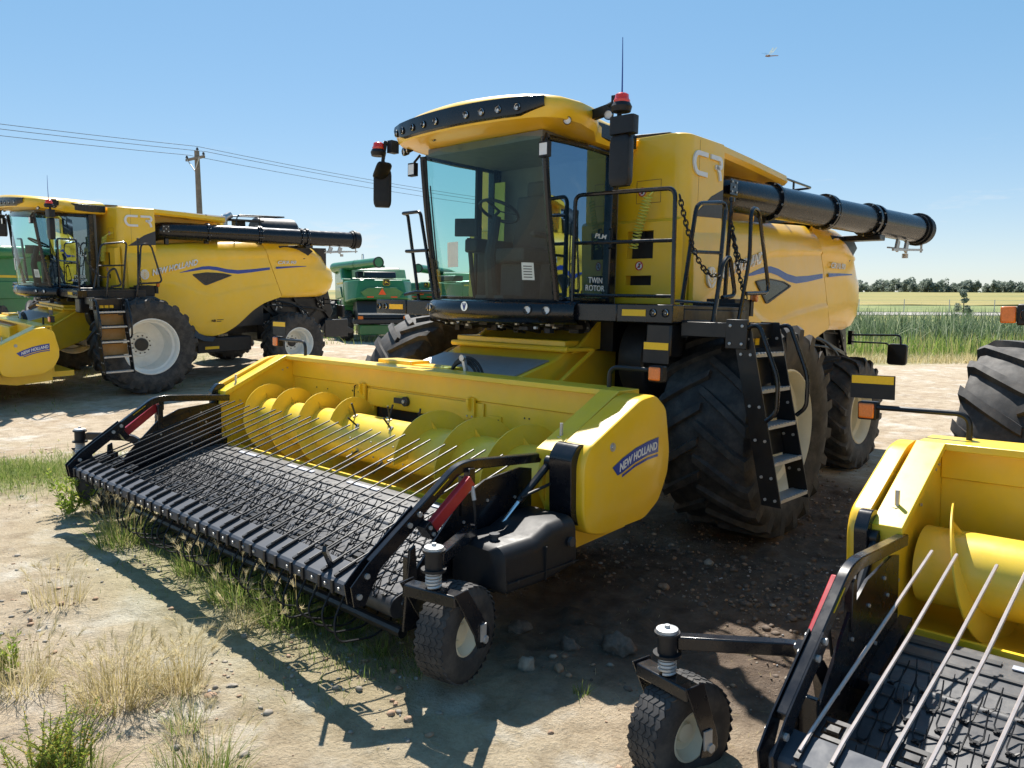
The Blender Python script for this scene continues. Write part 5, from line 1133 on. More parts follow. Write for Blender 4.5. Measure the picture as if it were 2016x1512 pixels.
def mesh_np(name, V, F, T, mat, parent=None):
    me = bpy.data.meshes.new(name); me.vertices.add(len(V)); me.vertices.foreach_set('co', V.astype(np.float32).ravel()); k = F.shape[1]
    me.loops.add(len(F)*k); me.loops.foreach_set('vertex_index', F.astype(np.int32).ravel()); me.polygons.add(len(F)); me.polygons.foreach_set('loop_start', np.arange(len(F))*k); me.update(calc_edges=True)
    a = me.attributes.new('tint', 'FLOAT', 'POINT'); a.data.foreach_set('value', T.astype(np.float32)); me.materials.append(MAT[mat])
    o = bpy.data.objects.new(name, me); COL.objects.link(o)
    if parent is not None: o.parent = parent
    return o
def cat_(parts):
    Vs, Fs, Ts = [], [], []; o = 0
    for V, F, T in parts: Vs.append(V); Fs.append(F+o); Ts.append(T); o += len(V)
    return np.concatenate(Vs), np.concatenate(Fs), np.concatenate(Ts)
def clump_pts(n, r):
    a = rng.uniform(0, 2*PI, n); q = r*np.sqrt(rng.uniform(0, 1, n)); return np.stack([np.cos(a)*q, np.sin(a)*q, np.zeros(n)], 1)
def grass_clump(name, label, x, y, n, r, h, w, mat, heads=0, lean=.35, cat='grass', group=None, hw=.05):
    z = gz(x, y); root = empty(name, Matrix.Translation((x, y, z-.01)))
    tag(root, label, cat, group)
    P = clump_pts(n, r); H = h*rng.uniform(.45, 1.1, n); az = np.arctan2(P[:, 1], P[:, 0])+rng.normal(0, .7, n)
    mesh_np('blades', *blades('b', P, H, w*rng.uniform(.6, 1.2, n), mat, lean, az=az), mat, root)
    if heads:
        parts = []
        P = clump_pts(heads, r*.8); H = h*rng.uniform(.75, 1.25, heads); az = np.arctan2(P[:, 1], P[:, 0])+rng.normal(0, .6, heads); ln = np.abs(rng.normal(0, lean*.8, heads))
        parts.append(blades('s', P, H, np.full(heads, .003), 'grass_straw', 0.0, tint=np.full(heads, .4), segs=3)) if False else None
        for i in range(heads):
            d = np.array([math.cos(az[i]), math.sin(az[i]), 0]); tip = P[i]+d*H[i]*ln[i]*1.2+np.array([0, 0, H[i]*(1-.3*ln[i])]); ax = (d*(.3+ln[i]*1.3)+np.array([0, 0, .8])); ax /= np.linalg.norm(ax)
            # stem
            mid = P[i]+d*H[i]*ln[i]*.35+np.array([0, 0, H[i]*.55]); sd = np.array([-d[1], d[0], 0])*.0014; Vs = np.array([P[i]-sd, P[i]+sd, mid+sd, mid-sd, tip+sd*.6, tip-sd*.6]); parts.append((Vs, np.array([[0, 1, 2, 3], [3, 2, 4, 5]]), np.full(6, .35)))
            # feathery awns
            k = 26; t = rng.uniform(0, 1, k); L_ = hw*rng.uniform(.7, 1.3, k)*(1.2-.5*t); dirn = ax+rng.normal(0, .34, (k, 3)); dirn /= np.linalg.norm(dirn, axis=1)[:, None]; a0 = tip+ax*(t*hw*1.0)[:, None]; a1 = a0+dirn*L_[:, None]; q = np.cross(dirn, rng.normal(0, 1, (k, 3))); q /= np.linalg.norm(q, axis=1)[:, None]
            Va = np.stack([a0-q*.0011, a0+q*.0011, a1+q*.0003, a1-q*.0003], 1).reshape(-1, 3); parts.append((Va, np.arange(4*k).reshape(-1, 4), rng.uniform(.55, 1, 4*k)))
        mesh_np('seed_heads', *cat_(parts), 'grass_straw', root)
    return root
def weed(name, label, x, y, h, stems, mat, leaf=.03, lean=.25, cat='weed', ln=46, red=False):
    z = gz(x, y); root = empty(name, Matrix.Translation((x, y, z-.01))); tag(root, label, cat)
    sm_ = MB(); parts = []
    for s in range(stems):
        a = rng.uniform(0, 2*PI); le = rng.uniform(.05, 1)*lean*2; H = h*rng.uniform(.6, 1.1); d = np.array([math.cos(a), math.sin(a), 0]); p0 = np.array([*rng.normal(0, h*.22, 2), 0]); pts = [p0+d*H*le*t*t+np.array([0, 0, H*t]) for t in (0, .35, .7, 1)]
        sm_.tube([tuple(p) for p in pts], [.004, .0035, .0025, .0012], 5)
        k = ln; t = rng.uniform(.15, 1, k); c = p0+d*(H*le*t*t)[:, None]+np.array([0, 0, 1])*(H*t)[:, None]; aa = rng.uniform(0, 2*PI, k); o_ = np.stack([np.cos(aa), np.sin(aa), rng.uniform(.2, 1.1, k)], 1); o_ /= np.linalg.norm(o_, axis=1)[:, None]; L_ = leaf*rng.uniform(.5, 1.3, k)*(1.2-.6*t); q = np.cross(o_, rng.normal(0, 1, (k, 3))); q /= np.linalg.norm(q, axis=1)[:, None]; wv = (L_*.16)[:, None]
        V = np.stack([c, c+o_*(L_*.5)[:, None]-q*wv, c+o_*L_[:, None], c+o_*(L_*.5)[:, None]+q*wv], 1).reshape(-1, 3); parts.append((V, np.arange(4*k).reshape(-1, 4), np.repeat(rng.uniform(0, .75, k) if not red else rng.uniform(0, 1.0, k), 4)))
    sm_.build('stems', 'stem_green', root); mesh_np('leaves', *cat_(parts), mat, root); return root
G1 = 'foxtail barley clumps in the foreground'
grass_clump('barley_clump', 'largest straw coloured foxtail clump on the pale ground in the lower left', -2.02, 3.85, 520, .20, .26, .004, 'grass_straw', 80, .45, group=G1)
grass_clump('barley_clump', 'straw coloured foxtail clump just right of the largest one', -1.74, 3.98, 260, .12, .25, .004, 'grass_straw', 38, .30, group=G1)
grass_clump('barley_clump', 'thin foxtail clump standing apart behind the largest clump, beside a dark crack in the soil', -2.99, 5.0, 130, .16, .26, .004, 'grass_straw', 16, .35, group=G1)
grass_clump('barley_clump', 'foxtail clump in the shade of the pickup header near its far caster wheel', -3.22, 6.33, 320, .20, .34, .005, 'grass_green', 40, .40, group=G1)
grass_clump('barley_clump', 'foxtail clump at the left edge of the picture', -2.55, 3.92, 240, .16, .26, .004, 'grass_straw', 26, .45, group=G1)
grass_clump('barley_clump', 'green grass clump with pinkish foxtail heads at the bottom edge', -1.34, 3.16, 320, .17, .24, .005, 'grass_green', 34, .35, group=G1)
grass_clump('barley_clump', 'small sparse grass tuft in front of the right hand straw clump', -1.58, 3.60, 90, .07, .20, .004, 'grass_green', 8, .45, group=G1)
grass_clump('grass_tuft', 'bright green grass tuft under the middle of the wind guard bar', -1.87, 5.22, 420, .20, .28, .006, 'grass_green', 12, .45, hw=.05)
grass_clump('grass_tuft', 'bright green grass tuft right of the middle under the wind guard bar', -1.42, 4.93, 520, .22, .30, .006, 'grass_green', 16, .45)
grass_clump('grass_tuft', 'green grass tuft left of the middle under the wind guard bar', -2.33, 5.72, 300, .18, .24, .006, 'grass_green', 18, .40)
grass_clump('grass_tuft', 'low green tuft below the near end of the wind guard bar', -1.12, 4.80, 300, .20, .15, .005, 'grass_green', 0, .6)
grass_clump('grass_tuft', 'pale feathery tuft lying across the header shadow', -1.72, 4.74, 110, .12, .24, .004, 'grass_straw', 12, .7)
grass_clump('grass_tuft', 'small green sprout left of the near caster wheel', -.80, 4.46, 90, .07, .14, .005, 'grass_green', 0, .5)
grass_clump('grass_tuft', 'tiny green sprout alone in the shaded dark soil', .38, 4.08, 45, .04, .09, .004, 'grass_green', 0, .5)
weed('leafy_weed', 'leafy bright green weed beside the far caster wheel', -4.05, 7.25, .42, 16, 'weed_green', .07, .35)
weed('bushy_weed', 'yellow green bushy weed with red stems in the bottom left corner', -1.98, 3.20, .28, 60, 'weed_green', .024, .40, ln=60, red=True)
grass_clump('grass_tuft', 'yellow green grass growing through the bushy weed in the corner', -1.90, 3.10, 260, .20, .20, .005, 'grass_green', 0, .45)
weed('leafy_weed', 'small green weed at the left edge beside the foxtail', -2.78, 4.05, .22, 8, 'weed_green', .05, .35)
# ground cover nobody could count
def scatter(name, n, fx, h, w, mat, label, lean=.5, cat='grass'):
    P = fx(n); z = base_z(P[:, 0], P[:, 1])+micro_z(P[:, 0], P[:, 1]); P3 = np.stack([P[:, 0], P[:, 1], z-.005], 1); k = len(P3)
    o = mesh_np(name, *blades('g', P3, h*rng.uniform(.4, 1.2, k), w*rng.uniform(.6, 1.2, k), mat, lean, segs=2), mat); return tag(o, label, cat, kind='stuff')
def under_bar(n):
    y = rng.uniform(-2.3, 2.4, n); x = rng.normal(3.95, .28, n); keep = fbm(x, y, 1.6, 3, 90) > .40; L = np.stack([x, y], 1)[keep]; W_ = np.array([tuple(POSE_A @ Vector((a, b_, 0)))[:2] for a, b_ in L]); return W_
scatter('low_grass', 5000, under_bar, .09, .005, 'grass_green', 'low green grass growing under the front of the pickup header')
def left_patch(n):
    P = np.stack([rng.normal(-5.9, .75, n), rng.normal(8.9, .55, n)], 1); return P[fbm(P[:, 0], P[:, 1], 1.5, 3, 14) > .38]
scatter('grass_patch', 9000, left_patch, .13, .006, 'grass_green', 'patch of sunlit green grass left of the far caster wheel')
def yard_left(n):
    P = np.stack([rng.uniform(-16, -3.5, n), rng.uniform(9, 24, n)], 1); v = veg_mask(P[:, 0], P[:, 1]); return P[v > rng.uniform(.05, .5, n)]
scatter('yard_grass', 14000, yard_left, .10, .012, 'grass_green', 'thin grass on the yard in front of the left harvester')
def dry_bits(n):
    P = np.stack([rng.uniform(-4.2, 2.2, n), rng.uniform(2.4, 6.0, n)], 1); return P[(fbm(P[:, 0], P[:, 1], 1.1, 3, 19) > .56)]
scatter('dry_stubble', 2600, dry_bits, .045, .003, 'grass_straw', 'short dry grass stubble on the sandy soil', .9)
def litter(n):
    P = np.stack([rng.uniform(-4.4, 2.6, n), rng.uniform(2.3, 8.0, n)], 1); return P[(fbm(P[:, 0], P[:, 1], .8, 3, 119) > .45)]
Pl = litter(1300); zl_ = base_z(Pl[:, 0], Pl[:, 1])+micro_z(Pl[:, 0], Pl[:, 1]); k_ = len(Pl); a_ = rng.uniform(0, PI, k_); L_ = rng.uniform(.006, .03, k_); dv = np.stack([np.cos(a_)*L_, np.sin(a_)*L_, rng.uniform(-.006, .01, k_)], 1); sv = np.stack([-np.sin(a_), np.cos(a_), np.zeros(k_)], 1)*.0010; c0 = np.stack([Pl[:, 0], Pl[:, 1], zl_+.006], 1)
tag(mesh_np('straw_litter', np.stack([c0-dv-sv, c0-dv+sv, c0+dv+sv, c0+dv-sv], 1).reshape(-1, 3), np.arange(4*k_).reshape(-1, 4), np.repeat(rng.uniform(.1, 1, k_), 4), 'grass_straw'), 'dry straw bits lying on the yard', 'litter', kind='stuff')
def verge(n):
    P = np.stack([rng.uniform(7, 40, n), 24.8+rng.gamma(2, 1.0, n)], 1); return P[P[:, 1] < 31]
scatter('dry_verge', 16000, verge, .38, .016, 'grass_straw', 'pale dry grass along the edge of the yard before the reeds', .5)
def pole_grass(n):
    P = np.stack([rng.uniform(-22, 6, n), rng.uniform(33, 48, n)], 1); return P[fbm(P[:, 0], P[:, 1], .4, 3, 29) > .42]
scatter('rough_grass', 6000, pole_grass, .45, .03, 'reed_bright', 'rough grass at the feet of the green harvesters')
def reeds(name, n, y0, y1, h, mat, label, w=.035, lean=.10):
    P = np.stack([rng.uniform(8.0, 62, n), rng.uniform(y0, y1, n)], 1); z = np.maximum(base_z(P[:, 0], P[:, 1]), -.5); P3 = np.stack([P[:, 0], P[:, 1], z], 1)
    H = h*(.75+.5*fbm(P[:, 0], P[:, 1], .45, 3, 40))*rng.uniform(.6, 1.1, len(P)); o = mesh_np(name, *blades('r', P3, H, w*rng.uniform(.6, 1.3, len(P)), mat, lean, curl=.8, segs=3), mat); return tag(o, label, 'reeds', kind='stuff')
reeds('front_reeds', 9500, 27.8, 33.0, 1.15, 'reed_bright', 'bright green reeds along the near edge of the pond', .034, .2)
reeds('back_reeds', 10000, 41, 50.0, 1.75, 'reed_dark', 'dark green cattails on the far side of the pond', .06, .28)
# ------------------------------------------------------------------ stones
def ico_pts():
    t = (1+5**.5)/2; v = np.array([(-1, t, 0), (1, t, 0), (-1, -t, 0), (1, -t, 0), (0, -1, t), (0, 1, t), (0, -1, -t), (0, 1, -t), (t, 0, -1), (t, 0, 1), (-t, 0, -1), (-t, 0, 1)], float); v /= np.linalg.norm(v[0])
    f = np.array([(0, 11, 5), (0, 5, 1), (0, 1, 7), (0, 7, 10), (0, 10, 11), (1, 5, 9), (5, 11, 4), (11, 10, 2), (10, 7, 6), (7, 1, 8), (3, 9, 4), (3, 4, 2), (3, 2, 6), (3, 6, 8), (3, 8, 9), (4, 9, 5), (2, 4, 11), (6, 2, 10), (8, 6, 7), (9, 8, 1)]); return v, f
IV, IF = ico_pts()
def pebbles(name, n, fx, smin, smax, mat, label):
    P = fx(n); k = len(P); s = smin*(smax/smin)**(rng.uniform(0, 1, k)**2.6); z = base_z(P[:, 0], P[:, 1])+micro_z(P[:, 0], P[:, 1]); sc = np.stack([s*rng.uniform(.7, 1.4, k), s*rng.uniform(.7, 1.4, k), s*rng.uniform(.45, .9, k)], 1); a = rng.uniform(0, 2*PI, k); ca, sa = np.cos(a), np.sin(a)
    J = 1+rng.normal(0, .13, (k, 12, 1)); V = IV[None]*J*sc[:, None, :]; X = V[..., 0]*ca[:, None]-V[..., 1]*sa[:, None]; Y = V[..., 0]*sa[:, None]+V[..., 1]*ca[:, None]; V = np.stack([X+P[:, 0, None], Y+P[:, 1, None], V[..., 2]+(z+sc[:, 2]*.35)[:, None]], -1).reshape(-1, 3); F = (IF[None]+(np.arange(k)*12)[:, None, None]).reshape(-1, 3)
    o = mesh_np(name, V, F, np.zeros(len(V)), mat); o.data.polygons.foreach_set('use_smooth', np.ones(len(F), bool)); return tag(o, label, 'gravel', kind='stuff')
def near_(n):
    y = 2.2+8.5*rng.uniform(0, 1, n)**1.6; x = rng.uniform(-.72, .62, n)*(y+.8); P = np.stack([x, y], 1); return P[fbm(x, y, .9, 3, 70)+.15*rng.uniform(-1, 1, n) > .42]
pebbles('gravel', 9000, near_, .0035, .022, 'stone_b', 'small brown pebbles strewn over the soil'); pebbles('gravel', 5000, near_, .004, .026, 'stone_a', 'small tan pebbles strewn over the soil'); pebbles('gravel', 2200, near_, .004, .016, 'stone_c', 'small pale grey pebbles strewn over the soil')
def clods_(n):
    P = near_(n*12); P = P[dark_soil_mask(P[:, 0], P[:, 1]) > .5][:n]; return P
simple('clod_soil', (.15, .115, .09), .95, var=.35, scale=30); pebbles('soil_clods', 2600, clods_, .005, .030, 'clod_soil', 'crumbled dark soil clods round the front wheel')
def rock(name, label, x, y, s, mat, sq=(1.2, .9, .7), seed=0, group=None):
    r_ = np.random.default_rng(seed); import bmesh
    bm = bmesh.new(); bmesh.ops.create_icosphere(bm, subdivisions=3, radius=1); O_ = r_.uniform(0, 9, 3)
    for v in bm.verts:
        p = v.co; q = np.array(p)*1.5+O_; d = float(fbm(np.array([q[0]+q[2]]), np.array([q[1]-q[2]*.7]), 1.0, 3, seed)[0]); d2 = float(fbm(np.array([q[0]*3-q[2]*2]), np.array([q[1]*3+q[2]]), 1.0, 3, seed+5)[0]); v.co = Vector((p.x*sq[0], p.y*sq[1], p.z*sq[2]))*s*(.45+.85*d+(.55*d2-.2)*(1.6 if mat == 'clod_soil' else .4))
    me = bpy.data.meshes.new(name); bm.to_mesh(me); bm.free(); me.materials.append(MAT[mat]); me.polygons.foreach_set('use_smooth', [True]*len(me.polygons))
    o = bpy.data.objects.new(name, me); COL.objects.link(o); o.location = (x, y, gz(x, y)+s*.22); o.rotation_euler = (0, 0, r_.uniform(0, 6)); return tag(o, label, 'stone', group)
rock('stone', 'flat oval tan stone on the sunlit ground in front of the straw foxtail', -1.56, 3.89, .035, 'stone_b', (1.4, 1, .5), 1)
rock('stone', 'smaller pale flat stone right behind the oval tan stone', -1.50, 4.02, .024, 'stone_a', (1.4, 1, .4), 2)
rock('stone', 'rounded grey brown stone upright in the shade right of the near caster wheel', .09, 4.36, .062, 'stone_a', (.9, .9, 1.1), 3)
rock('stone', 'lumpy dark clod behind the upright stone in the shade', .06, 4.86, .075, 'clod_soil', (1.2, 1, .8), 4)
rock('stone', 'big broken soil lump left of the rear caster wheel fork', .67, 4.66, .10, 'clod_soil', (1.4, 1, .7), 5)
rock('stone', 'soil lump between the two caster wheels, in the shade', .36, 4.66, .06, 'clod_soil', (1.2, 1, .8), 6)
rock('stone', 'reddish stone lying flat in the shade between the caster wheels', .28, 4.36, .035, 'stone_b', (1.5, .9, .6), 7)
rock('stone', 'orange brown stone on the churned soil near the ladder', 1.15, 5.72, .045, 'stone_b', (1.4, 1, .7), 8)
rock('stone', 'pale stone on the churned soil beside the front wheel', 1.62, 6.25, .045, 'stone_a', (1.3, 1, .8), 9)
rock('stone', 'reddish pebble on the edge of the long shadow at the bottom', .20, 3.72, .018, 'stone_b', (1.1, 1, .8), 10)
rock('stone', 'tan pebble on the sunlit soil at the bottom left of the near caster wheel', -.52, 3.78, .022, 'stone_b', (1.2, 1, .7), 11)
# ------------------------------------------------------------------ place the machines
cA = build_combine(dict(text='CR10.90', rim='cream_rim'))
cA.matrix_world = POSE_A
tag(cA, 'yellow combine harvester in the middle, its cab facing left towards the viewer', 'harvester', 'yellow combine harvesters')
cL = build_combine(dict(text='CR9.90', rim='white_rim', riser='brown_panel', dealer=True, sticker=True)); cL.matrix_world = POSE_L
tag(cL, 'yellow combine harvester with white wheel rims seen from its side on the left', 'harvester', 'yellow combine harvesters')
cT = copy_tree(cA); cT.matrix_world = POSE_T @ Matrix.Translation((0, .12, 0))
mb = MB(); mb.box((1.10, -2.17, 2.14), (.06, .09, .11)); mb.build('side_marker', 'amber', cT, bevel=.01)
mb = MB(); mb.box((1.08, -2.06, 2.14), (.10, .12, .14)); sb_ = mb.build('marker_housing', 'black_plastic', cT, bevel=.012); lamp(sb_, (1.132, -2.06, 2.14), (1, 0, 0), .045, 'marker_light')
tag(cT, 'combine harvester at the right edge, only its tyre and a lamp in view', 'harvester', 'yellow combine harvesters')
hA = build_header(True); hA.matrix_world = POSE_A @ Matrix.Translation(H0)
tag(hA, 'yellow and black pickup header with auger, mounted on the middle harvester', 'pickup header', 'pickup headers')
hT = build_header(True, 2.70, .09, .0085); hT.matrix_world = POSE_T @ Matrix.Translation(H0)
for o in hT.children:
    if o.name.startswith('guard_rod'): o.material_slots[0].link = 'OBJECT'; o.material_slots[0].material = MAT['rod_pale']
tag(hT, 'pickup header in the lower right corner, cut off by the picture edge', 'pickup header', 'pickup headers')
hL = build_header(False); hL.matrix_world = POSE_L @ Matrix.Translation(H0+Vector((-.28, 0, 0)))
tag(hL, 'pickup header of the left harvester, only its yellow end shield in view', 'pickup header', 'pickup headers')

# ------------------------------------------------------------------ green harvesters behind
def build_green():
    root = empty('combine_harvester')
    t = tyre_mb(.95, .75, .5, 16, .05, .09).mesh('tyre', 'rubber'); r_ = rim_mb(.5, .75, .05, .12).mesh('rim', 'rim_yellow'); t2 = tyre_mb(.72, .55, .36, 14, .045, .08).mesh('tyre', 'rubber'); r2 = rim_mb(.36, .55, .05, .1).mesh('rim', 'rim_yellow')
    for s in (1, -1):
        for nm, tm, rm, c in (('front_wheel', t, r_, (0, s*1.9, .94)), ('rear_wheel', t2, r2, (-3.7, s*1.45, .71))):
            w = link_mesh(nm, rm, root, Matrix.Translation(c) @ (Matrix.Rotation(PI, 4, 'Z') if s < 0 else Matrix.Identity(4))); link_mesh('tyre', tm, w)
    mb = MB(); mb.prism([(.6, 1.2), (.6, 3.3), (-2.2, 3.35), (-2.6, 2.9), (-3.6, 2.85), (-3.6, 1.6), (-1.9, 1.5), (-1.6, 1.0)], 'xz', -1.55, 1.55); mb.build('body', 'green_paint', root, bevel=.05)
    mb = MB(); L_ = [[(-3.55, -1.5, 1.75), (-3.55, 1.5, 1.75), (-3.55, 1.55, 2.75), (-3.55, -1.55, 2.75)], [(-4.6, -1.45, 1.85), (-4.6, 1.45, 1.85), (-4.5, 1.42, 2.75), (-4.5, -1.42, 2.75)], [(-5.2, -1.15, 1.95), (-5.2, 1.15, 1.95), (-4.95, .95, 2.8), (-4.95, -.95, 2.8)]]; mb.loft(L_); mb.build('rear_hood', 'green_paint', root, bevel=.06, seg=3)
    mb = MB(); mb.prism([(-5.225, 2.02), (-5.215, 2.08)][:0]+[(-.75, 2.0), (.75, 2.0), (.95, 2.25), (.62, 2.45), (-.62, 2.45), (-.95, 2.25)], 'yz', -5.16, -5.21); mb.build('hood_recess', 'green_paint', root, bevel=.02)
    for y in (-.85, .85): MB().box((-5.215, y*.62, 2.03), (.02, .30, .05)).build('tail_lamp', 'beacon_red', root)
    tri = [(-.17, 2.13), (.17, 2.13), (.0, 2.42)]; mb = MB(); mb.prism(tri, 'yz', -5.215, -5.235); mb.build('slow_vehicle_triangle', 'sign_orange', root)
    mb = MB(); mb.prism(round_poly([(-.36, 2.55), (-.06, 2.55), (-.06, 2.80), (-.36, 2.80)], .05, 3), 'yz', -5.05, -5.09); em = mb.build('emblem', 'rim_yellow', root)
    mb = MB(); mb.prism(round_poly([(-.345, 2.565), (-.075, 2.565), (-.075, 2.785), (-.345, 2.785)], .045, 3), 'yz', -5.09, -5.10); mb.build('emblem_field', 'skin_black', em)
    mb = MB(); mb.prism([(-.13, 2.60), (-.17, 2.66), (-.25, 2.66), (-.31, 2.61), (-.28, 2.69), (-.21, 2.71), (-.19, 2.75), (-.15, 2.74), (-.13, 2.69)], 'yz', -5.10, -5.106); mb.build('emblem_animal', 'rim_yellow', em)
    mb = MB(); mb.prism([(-3.4, 1.8), (-3.3, 1.1), (-5.0, .8), (-5.3, 1.1), (-4.9, 1.85)], 'xz', -1.1, 1.1); mb.bb(-5.5, -4.6, -1.3, 1.3, .85, 1.05); mb.build('chopper', 'dark_steel', root, bevel=.03)
    mb = MB(); mb.bb(-5.45, -5.40, -1.1, 1.1, 1.25, 1.33); mb.build('rear_bar', 'galv', root)
    for y in (-1.0, 1.0): MB().box((-5.42, y, 1.12), (.06, .22, .14)).build('rear_lamp', 'amber', root)
    mb = MB(); mb.bb(-5.3, -3.4, -1.0, 1.0, .35, .8); mb.build('under_rear', 'green_paint', root, bevel=.04)
    a, b_ = Vector((-.6, 1.75, 3.45)), Vector((-5.3, .15, 3.55)); mb = MB(); mb.tube(fillet([(-.3, 1.0, 3.1), a, a.lerp(b_, .3)], .3)+[b_], .22, 18); tb = mb.build('unloading_tube', 'green_paint', root); d = (b_-a).normalized(); mb = MB(); mb.lathe([(-.10, .24), (.02, .25), (.03, .21), (-.3, .18), (-.3, 0)], 20, b_, d); mb.build('spout', 'black_plastic', tb)
    mb = MB(); mb.lathe([(-.03, .24), (.03, .24)], 20, a.lerp(b_, .55), d); mb.build('tube_collar', 'green_paint', tb)
    mb = MB(); mb.prism([(-.2, 3.3), (-.4, 3.44), (-2.0, 3.44), (-2.2, 3.35)], 'xz', -1.3, 1.3); mb.build('tank_cover', 'black_plastic', root, bevel=.04)
    mb = MB(); mb.prism([(-2.7, 2.9), (-2.7, 3.2), (-3.4, 3.2), (-3.6, 2.9)], 'xz', -.9, .9); mb.build('engine_cover', 'dark_steel', root, bevel=.04)
    mb = MB(); mb.tube(fillet([(-3.0, .6, 2.9), (-3.0, .6, 4.0), (-3.5, .6, 4.0), (-3.65, .6, 3.6), (-3.5, .6, 2.9)], .1), .02, 6); mb.tube([(-3.0, .6, 3.45), (-3.6, .6, 3.48)], .018, 6); mb.tube([(-3.0, .6, 3.15), (-3.5, .6, 3.15)], .018, 6); mb.build('deck_rail', 'steel', root)
    for s in (1, -1):
        mb = MB(); mb.bb(-3.5, -.4, s*1.552, s*1.565, 2.62, 2.70); mb.build('yellow_stripe', 'rim_yellow', root)
        mb = MB(); mb.prism([(-3.3, 2.0), (-2.6, 2.5), (-.4, 2.5), (-.3, 1.9)], 'xz', s*1.552, s*1.60); mb.build('side_shield', 'green_paint', root, bevel=.03)
    # cab
    mb = MB(); mb.bb(.75, 2.0, -.85, .85, 2.0, 3.35); mb.build('cab_glass', 'glass_sky_tinted', root); mb = MB()
    for x in (.75, 2.0):
        for y in (-.85, .85): mb.bb(x-.05, x+.05, y-.05, y+.05, 2.0, 3.4)
    mb.build('cab_frame', 'black_plastic', root); mb = MB(); mb.bb(.6, 2.2, -1.0, 1.0, 3.4, 3.65); mb.build('cab_roof', 'green_paint', root, bevel=.06); mb = MB(); mb.bb(.6, 2.1, -1.3, 1.3, 1.8, 2.0); mb.build('cab_base', 'black_plastic', root)
    mb = MB(); mb.prism([(.4, 1.6), (.4, 1.1), (2.2, .45), (2.3, 1.2)], 'xz', -.7, .7); mb.build('feeder_house', 'green_paint', root, bevel=.03)
    return root
g1 = build_green(); g1.matrix_world = pose(2.836, -7.35, 40.2, .02, 0, 0); tag(g1, 'green combine harvester seen from behind with an orange warning triangle', 'harvester', 'green combine harvesters')
g2 = copy_tree(g1); g2.matrix_world = pose(-2.556, -2.0, 47.0, .02, 0, 0); tag(g2, 'green combine harvester half hidden behind the middle harvester cab', 'harvester', 'green combine harvesters')
g3 = copy_tree(g1); g3.matrix_world = pose(.62, -18.6, 26.5, .05, 0, 0); tag(g3, 'green combine harvester behind the cab of the left harvester', 'harvester', 'green combine harvesters')

# ------------------------------------------------------------------ power line
P1, P2, P0 = Vector((-17.1, 43.8, 0)), Vector((12.3, 79, 0)), Vector((-46.5, 8.6, 0)); ln_d = (P2-P1).normalized(); ln_p = Vector((ln_d.y, -ln_d.x, 0))
for i, (p, lb) in enumerate(((P1, 'weathered wooden power pole with one crossarm behind the left harvester'), (P2, 'second power pole farther along the line, behind the middle harvester'))):
    root = empty('power_pole', Matrix.Translation((p.x, p.y, gz(p.x, p.y)-.1))); tag(root, lb, 'pole', 'power poles')
    mb = MB(); mb.tube([(0, 0, 0), (0, 0, 5), (-.03, 0, 9.92)], [.19, .165, .13], 14); mb.build('pole', 'wood_pole', root)
    mb = MB(); c = Vector((0, 0, 9.5)); mb.beam(c-ln_p*.95-ln_d*.14, c+ln_p*.95-ln_d*.14, .10, .13); mb.build('crossarm', 'wood_pole', root)
    mb = MB(); mb.beam(c+ln_p*-.75-ln_d*.2, Vector((0, 0, 8.8))-ln_d*.16, .03, .05); mb.beam(c+ln_p*.55-ln_d*.2, Vector((0, 0, 8.9))-ln_d*.16, .03, .05); mb.build('arm_brace', 'galv', root)
    for o_, z in ((-.88, 9.56), (.88, 9.56), (0, 9.92)):
        mb = MB(); q = ln_p*o_+Vector((0, 0, z)) - (ln_d*.14 if o_ else Vector((0, 0, 0))); mb.lathe([(0, .02), (.03, .02), (.04, .07), (.09, .075), (.11, .05), (.16, .05), (.18, .02), (.18, 0)], 12, q, (0, 0, 1)); mb.build('insulator', 'grey_plastic', root)
for k, (o_, z) in enumerate(((-.88, 9.73), (.88, 9.73), (0, 10.1))):
    mb = MB(); q = ln_p*o_+Vector((0, 0, z)); a = catenary(P0+q, P1+q, .55, 16); b_ = catenary(P1+q, P2+q, .55, 16); far = catenary(P2+q, P2+(P2-P1)+q, .5, 10); mb.tube(a+b_[1:]+far[1:], .013, 5); o = mb.build('power_line', 'dark_steel', None); tag(o, ('lowest of the three power lines, on the near end of the crossarm', 'power line on the far end of the crossarm', 'power line carried on top of the pole')[k], 'wire', 'power lines')

# ------------------------------------------------------------------ far fence, trees
fr = empty('wire_fence', Matrix.Translation((120, 105, 0))); tag(fr, 'wire mesh fence along the road below the yellow field', 'fence')
pm = MB().tube([(0, 0, 0), (0, 0, 1.75)], .05, 6).mesh('fence_post', 'galv')
for k in range(46): x = -110+k*6.0; link_mesh('fence_post', pm, fr, Matrix.Translation((x-60, 0, float(base_z(np.array([60+x]), np.array([105.]))[0]))))
mb = MB()
for z in (.15, .55, .95, 1.35, 1.7): mb.tube([(-170, 0, z), (100, 0, z)], .012, 4)
mb.build('fence_wire', 'galv', fr)
def leaf_cloud(n, C_, r, size):
    d = rng.normal(0, 1, (n, 3)); d /= np.linalg.norm(d, axis=1)[:, None]; p = C_+d*r*(rng.uniform(.35, 1, n)**.6)[:, None]; o = rng.normal(0, 1, (n, 3)); o /= np.linalg.norm(o, axis=1)[:, None]; q = np.cross(o, rng.normal(0, 1, (n, 3))); q /= np.linalg.norm(q, axis=1)[:, None]; s = (size*rng.uniform(.6, 1.3, n))[:, None]
    V = np.stack([p-o*s-q*s*.5, p+o*s-q*s*.5, p+o*s*.8+q*s*.5, p-o*s*.8+q*s*.5], 1).reshape(-1, 3); return V, np.arange(4*n).reshape(-1, 4), np.repeat(rng.uniform(0, 1, n), 4)
parts = []; tb = MB()
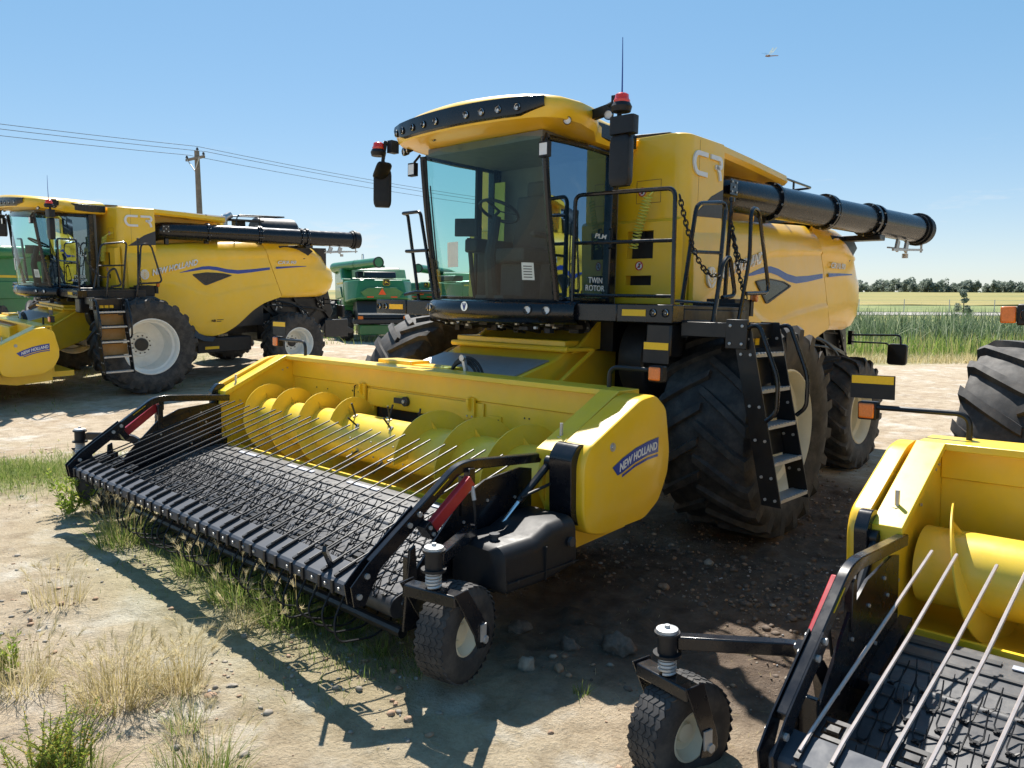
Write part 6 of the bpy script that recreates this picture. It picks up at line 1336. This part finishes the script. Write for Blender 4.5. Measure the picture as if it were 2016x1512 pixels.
for k in range(230):
    if k < 180: x = rng.uniform(95, 228); y = rng.uniform(318, 350); h = rng.uniform(2.8, 6.8)*(1-.35*abs((x-160)/70))
    else: x = rng.uniform(-60, 420); y = rng.uniform(480, 560); h = rng.uniform(4, 8)
    z = float(base_z(np.array([x]), np.array([y]))[0])
    for j in range(5): parts.append(leaf_cloud(48, np.array([x+rng.normal(0, h*.16), y+rng.normal(0, h*.16), z+h*rng.uniform(.12, .85)]), np.array([h*.22, h*.22, h*.24]), .42))
    tb.tube([(x, y, z), (x, y, z+h*.7)], .12, 5)
wd_ = mesh_np('far_woodland', *cat_(parts), 'hazed_leaf'); tag(wd_, 'low belt of trees on the horizon beyond the field', 'trees', kind='stuff')
tr_ = tb.build('far_trunks', 'bark', None); tag(tr_, 'thin trunks in the belt of trees on the horizon', 'trees', kind='stuff')
def small_tree(x, y, h, label):
    z = gz(x, y); root = empty('young_tree', Matrix.Translation((x, y, z))); tag(root, label, 'tree'); mb = MB(); mb.tube([(0, 0, 0), (.05, 0, h*.5), (0, .05, h*.95)], [.06, .04, .01], 6)
    pr = []
    for k in range(16):
        t = rng.uniform(.25, 1); a = rng.uniform(0, 2*PI); r_ = h*.20*(1.15-t*.7); c_ = np.array([math.cos(a)*r_, math.sin(a)*r_, h*t]); mb.tube([(0, 0, h*t*.85), tuple(c_)], [.02, .006], 4); pr.append(leaf_cloud(60, c_, np.array([h*.09, h*.09, h*.07]), .07))
    mb.build('trunk', 'bark', root); mesh_np('crown', *cat_(pr), 'hazed_leaf', root)
small_tree(34.2, 60, 2.6, 'young tree standing alone above the cattails on the right')
# ------------------------------------------------------------------ dragonfly in the air
dr = empty('dragonfly', Matrix.Translation((1.0126, 3.2164, 3.085)) @ Matrix.Rotation(rad(20), 4, 'Z') @ Matrix.Rotation(rad(-8), 4, 'Y')); tag(dr, 'dragonfly flying in the blue sky at the upper right', 'dragonfly')
mb = MB(); mb.tube([(-.026, 0, 0), (-.022, 0, .001), (-.018, 0, 0)], [.002, .0042, .0025], 8); mb.tube([(-.018, 0, 0), (-.012, 0, .001), (-.006, 0, 0)], [.003, .005, .003], 8); mb.tube([(-.006, 0, 0), (.012, 0, .0005), (.034, 0, 0)], [.0022, .0018, .0014], 6); mb.build('body', 'stone_b', dr)
for s in (1, -1):
    for x0, dx in ((-.012, -.004), (-.007, .006)):
        mb = MB(); mb.prism(round_poly([(0, 0), (dx*.6-.004, .02), (dx-.003, .040), (dx+.004, .041), (.006+dx*.5, .02)], .004, 3), 'xy', -.0001, .0001); o = mb.build('wing', 'glass_wing', dr, smooth=0); o.matrix_local = Matrix.Translation((x0, 0, .003)) @ Matrix.Rotation(s*rad(28), 4, 'X') @ Matrix.Scale(s, 4, (0, 1, 0))
bpy.context.view_layer.update()
